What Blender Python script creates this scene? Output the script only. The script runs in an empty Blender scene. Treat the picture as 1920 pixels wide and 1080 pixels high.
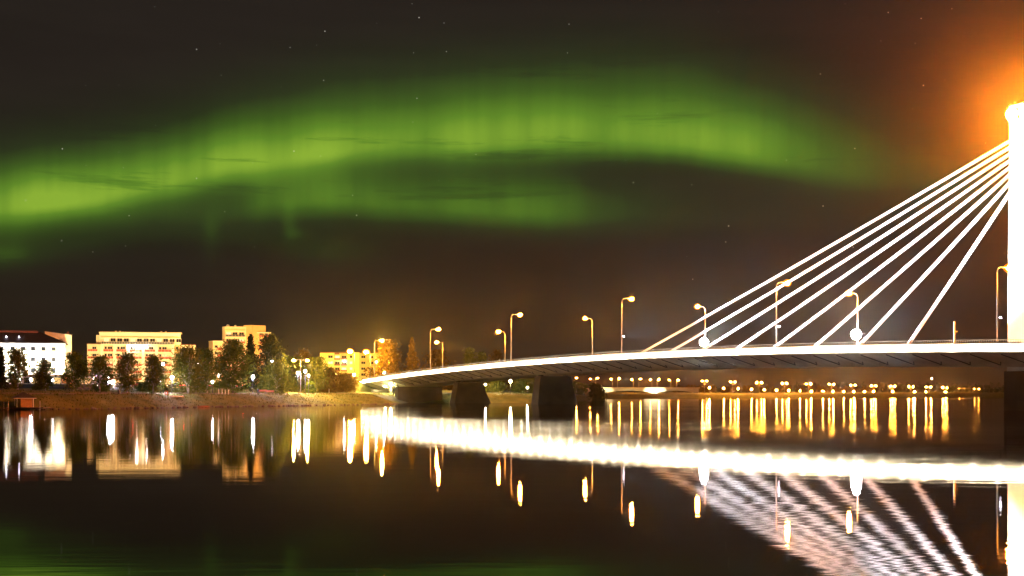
import bpy, math, random
import numpy as np
from mathutils import Vector

# ------------------------------------------------------------------ camera, sky, exposure
F_PX, CAM_H, HORIZON = 2300.0, 2.5, 740.5        # focal length in photo pixels, eye height, horizon row
scene = bpy.context.scene
coll = scene.collection
cam_d = bpy.data.cameras.new('camera')
cam = bpy.data.objects.new('camera', cam_d)
coll.objects.link(cam)
cam.location = (0, 0, CAM_H)
cam.rotation_euler = (math.radians(90), 0, 0)
cam_d.sensor_width = 36
cam_d.lens = F_PX / 1920 * 36
cam_d.shift_y = (HORIZON - 540) / 1920
cam_d.clip_end = 8000
scene.camera = cam

world = bpy.data.worlds.new('World')
scene.world = world
world.use_nodes = True


def build_sky():
    nt = world.node_tree
    nt.nodes.clear()
    N, Lk = nt.nodes, nt.links

    def put(sock, v):
        if isinstance(v, (int, float)):
            sock.default_value = v
        elif isinstance(v, tuple):
            sock.default_value = v if len(v) == len(sock.default_value) else (*v, 1)
        else:
            Lk.new(v, sock)

    def m(op, a, b=0.0, c=0.0):
        n = N.new('ShaderNodeMath'); n.operation = op
        put(n.inputs[0], a); put(n.inputs[1], b); put(n.inputs[2], c)
        return n.outputs[0]

    def vscale(col, f):
        n = N.new('ShaderNodeVectorMath'); n.operation = 'SCALE'
        put(n.inputs[0], col); put(n.inputs[3], f)
        return n.outputs[0]

    def vadd(a, b):
        n = N.new('ShaderNodeVectorMath'); n.operation = 'ADD'
        put(n.inputs[0], a); put(n.inputs[1], b)
        return n.outputs[0]

    def noise(vec, scale, detail=3.0, rough=0.5):
        n = N.new('ShaderNodeTexNoise'); n.inputs['Scale'].default_value = scale
        n.inputs['Detail'].default_value = detail; n.inputs['Roughness'].default_value = rough
        Lk.new(vec, n.inputs['Vector'])
        return n.outputs['Fac']

    def comb(x, y, z):
        n = N.new('ShaderNodeCombineXYZ'); put(n.inputs[0], x); put(n.inputs[1], y); put(n.inputs[2], z)
        return n.outputs[0]

    tc = N.new('ShaderNodeTexCoord')
    sep = N.new('ShaderNodeSeparateXYZ'); Lk.new(tc.outputs['Generated'], sep.inputs[0])
    dx, dy, dz = sep.outputs
    az = m('ARCTAN2', dx, dy)                                     # bearing, 0 = north ahead
    hor = m('SQRT', m('ADD', m('MULTIPLY', dx, dx), m('MULTIPLY', dy, dy)))
    el = m('DIVIDE', dz, m('MAXIMUM', hor, 0.02))                 # tangent of elevation
    el = m('ABSOLUTE', el)
    A0 = 0.8
    azn = m('MULTIPLY_ADD', az, 1 / (2 * A0), 0.5)

    def curve(pts):
        """pts: (photo column, value); value 0..1"""
        n = N.new('ShaderNodeFloatCurve')
        c = n.mapping.curves[0]
        P = []
        for x, v in pts:
            a = math.atan2(x - 960, F_PX) / (2 * A0) + 0.5
            P.append((a, v))
        while len(c.points) < len(P):
            c.points.new(0.5, 0.5)
        for p, (a, v) in zip(c.points, P):
            p.location = (a, v); p.handle_type = 'AUTO'
        n.mapping.use_clip = False
        n.mapping.extend = 'HORIZONTAL'
        n.mapping.update()
        Lk.new(azn, n.inputs['Value'])
        return n.outputs[0]

    def elev(pts):
        return curve([(x, (HORIZON - y) / F_PX * math.cos(math.atan2(x - 960, F_PX)) * 2) for x, y in pts])   # x2 for curve range

    px = 1 / F_PX
    ray = noise(comb(m('MULTIPLY', az, 24.0), m('MULTIPLY', el, 2.0), 3.1), 1.0, 3.0, 0.6)
    ray2 = noise(comb(m('MULTIPLY', az, 120.0), m('MULTIPLY', el, 4.0), 7.7), 1.0, 2.0, 0.5)
    big = noise(comb(m('MULTIPLY', az, 9.0), m('MULTIPLY', el, 5.0), 11.0), 1.0, 2.0, 0.5)
    soft = noise(comb(m('MULTIPLY', az, 6.0), m('MULTIPLY', el, 14.0), 1.3), 1.0, 3.0, 0.55)

    def band(ridge, inten, s_dn, s_up, edge, raya):
        c = m('MULTIPLY', elev(ridge), 0.5)
        c = m('ADD', c, m('MULTIPLY', m('SUBTRACT', ray2, 0.5), edge * px))
        c = m('ADD', c, m('MULTIPLY', m('SUBTRACT', soft, 0.5), 30 * px))
        e = m('SUBTRACT', el, c)
        below = m('LESS_THAN', e, 0.0)
        s = m('ADD', m('MULTIPLY', below, (s_dn - s_up) * px), s_up * px)
        q = m('DIVIDE', e, s)
        g = m('POWER', 2.71828, m('MULTIPLY', m('MULTIPLY', q, q), -1.0))
        mixr = m('ADD', m('MULTIPLY', ray, .62), m('ADD', m('MULTIPLY', ray2, .16), m('MULTIPLY', big, .55)))
        r = m('ADD', 1.0 - raya * 1.33, m('MULTIPLY', mixr, 2 * raya))
        return m('MULTIPLY', m('MULTIPLY', g, curve(inten)), r)

    b1 = band([(-700, 520), (-250, 440), (0, 392), (80, 382), (160, 372), (250, 352), (330, 335), (430, 310), (520, 296), (620, 282), (720, 272), (850, 270),
               (1000, 264), (1100, 262), (1250, 262), (1350, 274), (1450, 290), (1550, 312), (1650, 328), (1760, 340), (2200, 400)],
              [(-700, .5), (-250, .75), (0, .80), (80, .98), (160, .92), (300, .9), (430, .95), (560, .85), (720, .86), (850, .9),
               (1050, .93), (1200, .9), (1330, .92), (1430, .78), (1520, .5), (1620, .28), (1750, .14), (2200, .08)], 34, 72, 5, .40)
    b1u = band([(-700, 480), (0, 340), (300, 285), (620, 225), (900, 205), (1250, 190), (1450, 230), (1700, 290), (2200, 330)],
               [(-700, .1), (0, .13), (300, .2), (620, .34), (900, .4), (1250, .42), (1400, .36), (1550, .26), (1750, .16), (2200, .05)], 80, 95, 10, .15)
    b2 = band([(150, 392), (300, 390), (420, 384), (520, 374), (620, 372), (760, 384), (900, 392), (1020, 396), (1100, 398), (1200, 400), (1500, 400)],
              [(150, .28), (300, .26), (420, .3), (500, .66), (600, .74), (760, .7), (900, .74), (1000, .74), (1070, .58), (1140, .34), (1240, .2), (1400, .1), (1900, .05)], 36, 70, 5, .40)
    b3 = band([(-300, 500), (0, 474), (120, 455), (300, 430), (600, 460), (700, 470)],
              [(-300, .3), (0, .3), (60, .22), (150, .16), (330, .12), (500, .12), (640, .12), (760, .02), (1200, .0)], 26, 40, 9, .2)

    def blob(x, y, sx, sy, amp):
        a = math.atan2(x - 960, F_PX); e = (HORIZON - y) / F_PX * math.cos(a)
        qa = m('MULTIPLY', m('SUBTRACT', az, a), 1 / (sx * px)); qe = m('MULTIPLY', m('SUBTRACT', el, e), 1 / (sy * px))
        return m('MULTIPLY', m('POWER', 2.71828, m('MULTIPLY', m('ADD', m('MULTIPLY', qa, qa), m('MULTIPLY', qe, qe)), -1.0)), amp)

    tot = m('ADD', b1, m('ADD', b1u, m('ADD', b2, b3)))
    for args in ((542, 415, 14, 40, .16), (556, 438, 20, 12, .16), (396, 440, 16, 40, .14), (615, 476, 60, 22, .1), (10, 478, 40, 16, .12), (0, 420, 60, 30, .08)):
        tot = m('ADD', tot, blob(*args))
    # thin cloud wisps crossing the glow
    wisp = noise(comb(m('MULTIPLY', az, 5.0), m('MULTIPLY', el, 60.0), 0.4), 1.0, 5.0, 0.65)
    wf = m('MULTIPLY', m('MAXIMUM', m('SUBTRACT', wisp, 0.58), 0.0), 2.2)
    tot = m('MULTIPLY', tot, m('SUBTRACT', 1.0, m('MINIMUM', wf, 0.5)))
    ramp = N.new('ShaderNodeValToRGB')
    tot = m('MULTIPLY', tot, 0.75)
    Lk.new(tot, ramp.inputs[0])
    el_ = ramp.color_ramp.elements
    el_[0].position = 0.0; el_[0].color = (0, 0, 0, 1)
    el_[1].position = 1.0; el_[1].color = (.24, .42, .025, 1)
    for p, c in ((.18, (.006, .020, .001, 1)), (.45, (.034, .098, .004, 1)), (.75, (.098, .235, .011, 1))):
        e_ = el_.new(p); e_.color = c

    # night air: brown with city light toward the horizon
    base = N.new('ShaderNodeValToRGB')
    Lk.new(m('MULTIPLY', el, 2.0), base.inputs[0])
    be = base.color_ramp.elements
    be[0].position = 0; be[0].color = (.046, .0175, .006, 1)
    be[1].position = 1; be[1].color = (.018, .0145, .012, 1)
    for p, c in ((.035, (.031, .0135, .0058, 1)), (.10, (.019, .0115, .0075, 1)), (.3, (.019, .0140, .0108, 1))):
        e_ = be.new(p); e_.color = c
    cl = noise(comb(m('MULTIPLY', az, 3.0), m('MULTIPLY', el, 22.0), 5.0), 1.0, 4.0, 0.6)
    basec = vscale(base.outputs[0], m('ADD', 0.62, m('MULTIPLY', cl, 0.76)))
    # stars
    vor = N.new('ShaderNodeTexVoronoi'); vor.voronoi_dimensions = '2D'; vor.inputs['Scale'].default_value = 40
    Lk.new(comb(az, m('ARCTANGENT', el), 0.0), vor.inputs['Vector'])
    sc_ = N.new('ShaderNodeSeparateColor'); Lk.new(vor.outputs['Color'], sc_.inputs[0])
    rad = m('MULTIPLY', m('POWER', sc_.outputs[0], 3.0), 0.024)
    core = m('MAXIMUM', m('SUBTRACT', 1.0, m('DIVIDE', vor.outputs['Distance'], m('MAXIMUM', rad, 0.0005))), 0.0)
    star = m('MULTIPLY', m('MULTIPLY', core, m('GREATER_THAN', sc_.outputs[1], 0.30)), m('GREATER_THAN', el, 0.09))
    starc = vscale((1.0, .95, .85), m('MULTIPLY', star, 1.0))
    # last blue of the long northern twilight, far below the horizon
    ns = N.new('ShaderNodeTexSky'); ns.sky_type = 'NISHITA'; ns.sun_disc = False
    ns.sun_elevation = math.radians(-8); ns.sun_rotation = math.radians(180)
    tw = vscale(ns.outputs[0], 0.05)
    total = vadd(vadd(basec, ramp.outputs[0]), vadd(starc, tw))
    bg = N.new('ShaderNodeBackground'); Lk.new(total, bg.inputs[0]); bg.inputs[1].default_value = 1.0
    out = N.new('ShaderNodeOutputWorld'); Lk.new(bg.outputs[0], out.inputs[0])


build_sky()
vs = scene.view_settings
vs.view_transform = 'Standard'; vs.look = 'None'; vs.gamma = 1; vs.exposure = 0; vs.use_curve_mapping = False
cy = scene.cycles
cy.use_denoising = True
try:
    cy.denoiser = 'OPENIMAGEDENOISE'; cy.denoising_input_passes = 'RGB_ALBEDO_NORMAL'
except Exception:
    pass
cy.use_light_tree = True; cy.light_sampling_threshold = 0.0
cy.max_bounces = 5; cy.diffuse_bounces = 2; cy.glossy_bounces = 3; cy.transmission_bounces = 3; cy.volume_bounces = 0; cy.transparent_max_bounces = 8
cy.sample_clamp_direct = 0; cy.sample_clamp_indirect = 80
cy.caustics_reflective = False; cy.caustics_refractive = False

# ------------------------------------------------------------------ materials
MATS = {}


def mat(name, col, rough=0.7, var=0.25, scale=1.0, col2=None, metal=0.0, bump=0.0, coord='Object'):
    if name in MATS:
        return MATS[name]
    M = bpy.data.materials.new(name); M.use_nodes = True
    nt = M.node_tree; b = nt.nodes['Principled BSDF']
    b.inputs['Roughness'].default_value = rough; b.inputs['Metallic'].default_value = metal
    tc = nt.nodes.new('ShaderNodeTexCoord')
    no = nt.nodes.new('ShaderNodeTexNoise'); no.inputs['Scale'].default_value = scale; no.inputs['Detail'].default_value = 5
    nt.links.new(tc.outputs[coord], no.inputs['Vector'])
    rp = nt.nodes.new('ShaderNodeValToRGB')
    c2 = col2 or tuple(max(0, c * (1 + var)) for c in col)
    c1 = tuple(c * (1 - var) for c in col) if not col2 else col
    rp.color_ramp.elements[0].position = .33; rp.color_ramp.elements[1].position = .67
    rp.color_ramp.elements[0].color = (*c1, 1); rp.color_ramp.elements[1].color = (*c2, 1)
    nt.links.new(no.outputs['Fac'], rp.inputs[0]); nt.links.new(rp.outputs[0], b.inputs['Base Color'])
    if bump:
        bp = nt.nodes.new('ShaderNodeBump'); bp.inputs['Strength'].default_value = bump; bp.inputs['Distance'].default_value = .05
        n2 = nt.nodes.new('ShaderNodeTexNoise'); n2.inputs['Scale'].default_value = scale * 6; n2.inputs['Detail'].default_value = 4
        nt.links.new(tc.outputs[coord], n2.inputs['Vector'])
        nt.links.new(n2.outputs['Fac'], bp.inputs['Height']); nt.links.new(bp.outputs[0], b.inputs['Normal'])
    MATS[name] = M
    return M


def emit(name, col, strength):
    if name in MATS:
        return MATS[name]
    M = bpy.data.materials.new(name); M.use_nodes = True
    nt = M.node_tree; nt.nodes.clear()
    e = nt.nodes.new('ShaderNodeEmission'); e.inputs[0].default_value = (*col, 1); e.inputs[1].default_value = strength
    o = nt.nodes.new('ShaderNodeOutputMaterial'); nt.links.new(e.outputs[0], o.inputs[0])
    MATS[name] = M
    return M


def amber():  # see-through orange glow that imitates a halo round the bulbs
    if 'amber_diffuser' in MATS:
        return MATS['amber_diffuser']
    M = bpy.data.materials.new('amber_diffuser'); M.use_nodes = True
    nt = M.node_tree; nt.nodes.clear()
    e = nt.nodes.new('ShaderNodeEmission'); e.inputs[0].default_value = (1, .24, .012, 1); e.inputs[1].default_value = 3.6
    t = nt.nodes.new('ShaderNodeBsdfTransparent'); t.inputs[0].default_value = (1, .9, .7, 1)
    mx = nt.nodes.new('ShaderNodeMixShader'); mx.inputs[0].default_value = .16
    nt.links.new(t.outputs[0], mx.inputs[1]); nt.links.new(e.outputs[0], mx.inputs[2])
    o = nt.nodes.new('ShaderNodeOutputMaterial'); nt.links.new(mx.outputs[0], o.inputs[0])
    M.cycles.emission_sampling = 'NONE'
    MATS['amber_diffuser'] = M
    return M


def leafmat(name, c1, c2):
    if name in MATS:
        return MATS[name]
    M = bpy.data.materials.new(name); M.use_nodes = True
    nt = M.node_tree; nt.nodes.clear()
    tc = nt.nodes.new('ShaderNodeTexCoord')
    no = nt.nodes.new('ShaderNodeTexNoise'); no.inputs['Scale'].default_value = .9; no.inputs['Detail'].default_value = 4
    nt.links.new(tc.outputs['Object'], no.inputs['Vector'])
    rp = nt.nodes.new('ShaderNodeValToRGB'); rp.color_ramp.elements[0].position = .35; rp.color_ramp.elements[1].position = .65
    rp.color_ramp.elements[0].color = (*c1, 1); rp.color_ramp.elements[1].color = (*c2, 1)
    nt.links.new(no.outputs['Fac'], rp.inputs[0])
    d = nt.nodes.new('ShaderNodeBsdfDiffuse'); t = nt.nodes.new('ShaderNodeBsdfTranslucent')
    nt.links.new(rp.outputs[0], d.inputs[0]); nt.links.new(rp.outputs[0], t.inputs[0])
    mx = nt.nodes.new('ShaderNodeMixShader'); mx.inputs[0].default_value = .4
    nt.links.new(d.outputs[0], mx.inputs[1]); nt.links.new(t.outputs[0], mx.inputs[2])
    o = nt.nodes.new('ShaderNodeOutputMaterial'); nt.links.new(mx.outputs[0], o.inputs[0])
    MATS[name] = M
    return M


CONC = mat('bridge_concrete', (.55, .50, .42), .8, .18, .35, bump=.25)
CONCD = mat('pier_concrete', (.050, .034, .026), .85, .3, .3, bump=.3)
WHITEP = mat('white_paint', (.8, .79, .76), .5, .04, .8)
STEEL = mat('painted_steel', (.33, .33, .32), .45, .1, 2.0)
DARK = mat('dark_steel', (.05, .05, .055), .5, .2, 2.0)
POLE = mat('galvanised_pole', (.26, .25, .23), .5, .1, 3.0)
ASPH = mat('asphalt', (.05, .05, .052), .85, .2, .5)
CREAM = mat('cream_render', (.74, .68, .52), .8, .06, .25)
SAND = mat('sand_render', (.66, .54, .34), .8, .07, .25)
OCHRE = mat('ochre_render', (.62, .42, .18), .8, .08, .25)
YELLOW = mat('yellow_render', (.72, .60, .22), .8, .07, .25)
REDP = mat('red_panel', (.42, .07, .035), .6, .15, 1.5)
ROOFD = mat('dark_roof', (.035, .026, .024), .7, .25, 1.2)
ROOFR = mat('red_brown_roof', (.16, .06, .035), .7, .2, 1.2)
GLASS = mat('dark_window', (.02, .022, .025), .12, .3, .4)
FRAME = mat('window_frame', (.55, .5, .42), .6, .05, 2)
WOOD = mat('hut_boards', (.42, .22, .07), .7, .2, 3.0)
BARK = mat('bark', (.11, .085, .06), .9, .4, 4.0)
BIRCH = mat('birch_bark', (.42, .38, .32), .8, .5, 3.0)
LEAFS = {'green': leafmat('leaf_green', (.046, .080, .012), (.115, .155, .024)),
         'olive': leafmat('leaf_olive', (.060, .080, .012), (.145, .155, .025)),
         'rust': leafmat('leaf_rust', (.08, .056, .011), (.17, .105, .019)),
         'spruce': leafmat('needle_spruce', (.018, .026, .009), (.045, .045, .014)),
         'lime': leafmat('leaf_lime', (.07, .09, .015), (.14, .15, .03))}

SOD = (1.0, .36, .045)
GOLD = (1.0, .60, .08)
COOL = (.84, .80, 1.0)
WHT = (1.0, .95, .88)


# ------------------------------------------------------------------ helpers
def W(x, y, D):
    """a place in the world that shows at photo column x, row y when it lies D metres north"""
    return Vector(((x - 960) * D / F_PX, D, CAM_H + (HORIZON - y) * D / F_PX))


class MB:
    def __init__(s):
        s.v = []; s.f = []

    def add(s, vs_, fs):
        o = len(s.v); s.v += [tuple(p) for p in vs_]; s.f += [tuple(i + o for i in f) for f in fs]
        return s

    def obox(s, o, u, v, w):
        o, u, v, w = map(Vector, (o, u, v, w))
        P = [o, o + u, o + u + v, o + v]; P += [p + w for p in P]
        return s.add(P, [(3, 2, 1, 0), (4, 5, 6, 7), (0, 1, 5, 4), (1, 2, 6, 5), (2, 3, 7, 6), (3, 0, 4, 7)])

    def box(s, a, b):
        return s.obox(a, (b[0] - a[0], 0, 0), (0, b[1] - a[1], 0), (0, 0, b[2] - a[2]))

    def prism(s, poly, ext):
        n = len(poly); e = Vector(ext)
        P = [Vector(p) for p in poly]; P += [p + e for p in P]
        return s.add(P, [tuple(range(n))[::-1], tuple(range(n, 2 * n))] + [(i, (i + 1) % n, n + (i + 1) % n, n + i) for i in range(n)])

    def tube(s, pts, rad, n=8, cap=True):
        pts = [Vector(p) for p in pts]
        if not isinstance(rad, (list, tuple)):
            rad = [rad] * len(pts)
        V = []
        for i, p in enumerate(pts):
            t = (pts[min(i + 1, len(pts) - 1)] - pts[max(i - 1, 0)]).normalized()
            a = Vector((0, 0, 1)) if abs(t.z) < .9 else Vector((1, 0, 0))
            x = t.cross(a).normalized(); y = t.cross(x)
            for k in range(n):
                q = 2 * math.pi * k / n
                V.append(p + (x * math.cos(q) + y * math.sin(q)) * rad[i])
        Fc = []
        for i in range(len(pts) - 1):
            for k in range(n):
                Fc.append((i * n + k, i * n + (k + 1) % n, (i + 1) * n + (k + 1) % n, (i + 1) * n + k))
        if cap:
            Fc += [tuple(range(n))[::-1], tuple(range((len(pts) - 1) * n, len(pts) * n))]
        return s.add(V, Fc)

    def ball(s, c, r, n=10, m=6, sz=1.0):
        c = Vector(c); V = [c + Vector((0, 0, r * sz))]
        for j in range(1, m):
            t = math.pi * j / m
            for k in range(n):
                q = 2 * math.pi * k / n
                V.append(c + Vector((r * math.sin(t) * math.cos(q), r * math.sin(t) * math.sin(q), r * math.cos(t) * sz)))
        V.append(c - Vector((0, 0, r * sz)))
        Fc = [(0, 1 + k, 1 + (k + 1) % n) for k in range(n)]
        for j in range(m - 2):
            for k in range(n):
                a = 1 + j * n + k; b = 1 + j * n + (k + 1) % n
                Fc.append((a, a + n, b + n, b))
        l = len(V) - 1; o = 1 + (m - 2) * n
        Fc += [(l, o + (k + 1) % n, o + k) for k in range(n)]
        return s.add(V, Fc)

    def build(s, name, material, parent=None, smooth=False, stuff=False, world_co=False):
        me = bpy.data.meshes.new(name)
        V = s.v
        if world_co and parent is not None:
            L = parent['base'] if 'base' in parent else parent.location
            V = [(p[0] - L[0], p[1] - L[1], p[2] - L[2]) for p in V]
        me.from_pydata(V, [], s.f); me.update()
        me.materials.append(material)
        if smooth:
            me.polygons.foreach_set('use_smooth', [True] * len(me.polygons))
        ob = bpy.data.objects.new(name, me); coll.objects.link(ob)
        if parent is not None:
            ob.parent = parent
        if stuff:
            ob['kind'] = 'stuff'
        return ob


def thing(name, label, cat, loc=(0, 0, 0), rz=0.0, group=None):
    o = bpy.data.objects.new(name, None); coll.objects.link(o)
    o.empty_display_size = .5
    o.location = loc; o.rotation_euler = (0, 0, rz)
    o['label'] = label; o['category'] = cat
    if group:
        o['group'] = group
    return o


def tag(o, label, cat, group=None):
    o['label'] = label; o['category'] = cat
    if group:
        o['group'] = group
    return o


def spot(parent, loc, target, energy, col, size, blend=.5, radius=.25):
    l = bpy.data.lights.new('lamp_light', 'SPOT'); l.energy = energy; l.color = col
    l.spot_size = math.radians(size); l.spot_blend = blend; l.shadow_soft_size = radius
    o = bpy.data.objects.new('lamp_light', l); coll.objects.link(o)
    o.parent = parent
    o.location = loc
    o.rotation_euler = (Vector(target) - Vector(loc)).to_track_quat('-Z', 'Y').to_euler()
    return o


ORD = ['first', 'second', 'third', 'fourth', 'fifth', 'sixth', 'seventh', 'eighth', 'ninth', 'tenth', 'eleventh', 'twelfth', 'thirteenth',
       'fourteenth', 'fifteenth', 'sixteenth', 'seventeenth', 'eighteenth', 'nineteenth', 'twentieth']

# ------------------------------------------------------------------ the bridge axis (m metres from the pylon end, w metres across)
BD = Vector((-121, 220, 0)).normalized(); BN = Vector((BD.y, -BD.x, 0)); BA = Vector((76, 187, 0))


def bz(m):                                        # top of the handrail
    return 10.945 + .030423 * m - 1.563e-4 * m * m


def B(m, w, z=0.0):
    p = BA + BD * m + BN * w
    return Vector((p.x, p.y, z))


# ------------------------------------------------------------------ terrain
COAST = np.array([(-1500, 60), (-600, 110), (-260, 150), (-140, 180), (-85.6, 205), (-71.7, 217), (-63.9, 241), (-51.8, 271), (-41, 300), (-31, 327),
                  (-31.5, 334), (-34, 350), (-36.5, 380), (-33, 393), (-9.5, 398), (8, 400), (18, 440), (27, 500), (45, 650), (62, 800), (90, 900), (142, 960),
                  (258, 1100), (420, 1200), (560, 1300), (900, 1450), (1600, 1500)], float)
PX_, PZ_ = [-60, -20, 0, .7, 7, 14, 45, 120, 400, 1200, 3000], [-4, -3, -.05, .35, 2.55, 2.95, 4.3, 5.0, 6.5, 12, 30]


def inland(X, Y):
    X = np.asarray(X, float); Y = np.asarray(Y, float)
    best = np.full(X.shape, 1e9)
    for a, b in zip(COAST[:-1], COAST[1:]):
        e = b - a; L2 = e @ e
        t = np.clip(((X - a[0]) * e[0] + (Y - a[1]) * e[1]) / L2, 0, 1)
        best = np.minimum(best, np.hypot(X - a[0] - t * e[0], Y - a[1] - t * e[1]))
    poly = np.vstack([COAST, [(1600, 5000), (-1500, 5000)]])
    ins = np.zeros(X.shape, bool)
    for a, b in zip(poly, np.roll(poly, -1, 0)):
        c = ((a[1] > Y) != (b[1] > Y)) & (X < (b[0] - a[0]) * (Y - a[1]) / (b[1] - a[1] + 1e-12) + a[0])
        ins ^= c
    return np.where(ins, best, -best)


def ground_z(X, Y):
    X = np.asarray(X, float); Y = np.asarray(Y, float)
    s = inland(X, Y)
    z = np.interp(s, PX_, PZ_)
    rough = np.clip(s, 0, 4) / 4 * np.clip((40 - s) / 40, .15, 1)
    z = z + rough * (.10 * np.sin(X * .9 + Y * .37) * np.sin(Y * .71 - X * .2) + .07 * np.sin(X * 2.1 - Y * 1.3) + .12 * np.sin(X * .23 + 1.3) * np.sin(Y * .19))
    # embankment that carries the road off the bridge
    rx, ry = X - BA.x, Y - BA.y
    m = rx * BD.x + ry * BD.y; w = rx * BN.x + ry * BN.y
    top = np.clip(8.9 - 1.25 - (m - 250) * .008, 5.5, 8)
    em = top - np.maximum(0, np.abs(w - 10) - 12.5) / 1.9 - np.maximum(0, 262 - m) / .75
    return np.where(s > -2, np.maximum(z, em), z)


def gz(x, y):
    return float(ground_z(np.array([x]), np.array([y]))[0])


def build_terrain():
    xs = np.unique(np.concatenate([np.arange(-1500, -200, 50), np.arange(-200, -110, 4), np.arange(-110, 45, 1.0), np.arange(45, 160, 5), np.arange(160, 900, 14), np.arange(900, 1601, 70)]))
    ys = np.unique(np.concatenate([np.arange(60, 190, 6), np.arange(190, 420, 1.0), np.arange(420, 620, 5), np.arange(620, 1500, 14), np.arange(1500, 4001, 120)]))
    X, Y = np.meshgrid(xs, ys)
    Z = ground_z(X, Y)
    ny, nx = X.shape
    idx = np.arange(nx * ny).reshape(ny, nx)
    q = np.stack([idx[:-1, :-1], idx[:-1, 1:], idx[1:, 1:], idx[1:, :-1]], -1).reshape(-1, 4)
    zc = Z.ravel()[q].max(1)
    q = q[zc > -1.2]
    used = np.unique(q); remap = np.zeros(nx * ny, int); remap[used] = np.arange(len(used))
    co = np.stack([X.ravel(), Y.ravel(), Z.ravel()], -1)[used]
    me = bpy.data.meshes.new('riverbank')
    me.vertices.add(len(co)); me.vertices.foreach_set('co', co.ravel())
    me.loops.add(q.size); me.loops.foreach_set('vertex_index', remap[q].ravel())
    me.polygons.add(len(q)); me.polygons.foreach_set('loop_start', np.arange(0, q.size, 4)); me.polygons.foreach_set('loop_total', np.full(len(q), 4))
    me.polygons.foreach_set('use_smooth', np.ones(len(q), bool))
    me.update(); me.validate()
    ob = bpy.data.objects.new('riverbank', me); coll.objects.link(ob)
    ob['kind'] = 'structure'; ob['label'] = 'grassy riverbank sloping down to the dark water'
    M = mat('bank_turf', (.060, .080, .010), .95, .2, .25, col2=(.16, .145, .022), bump=.9)
    me.materials.append(M)


build_terrain()


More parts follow.
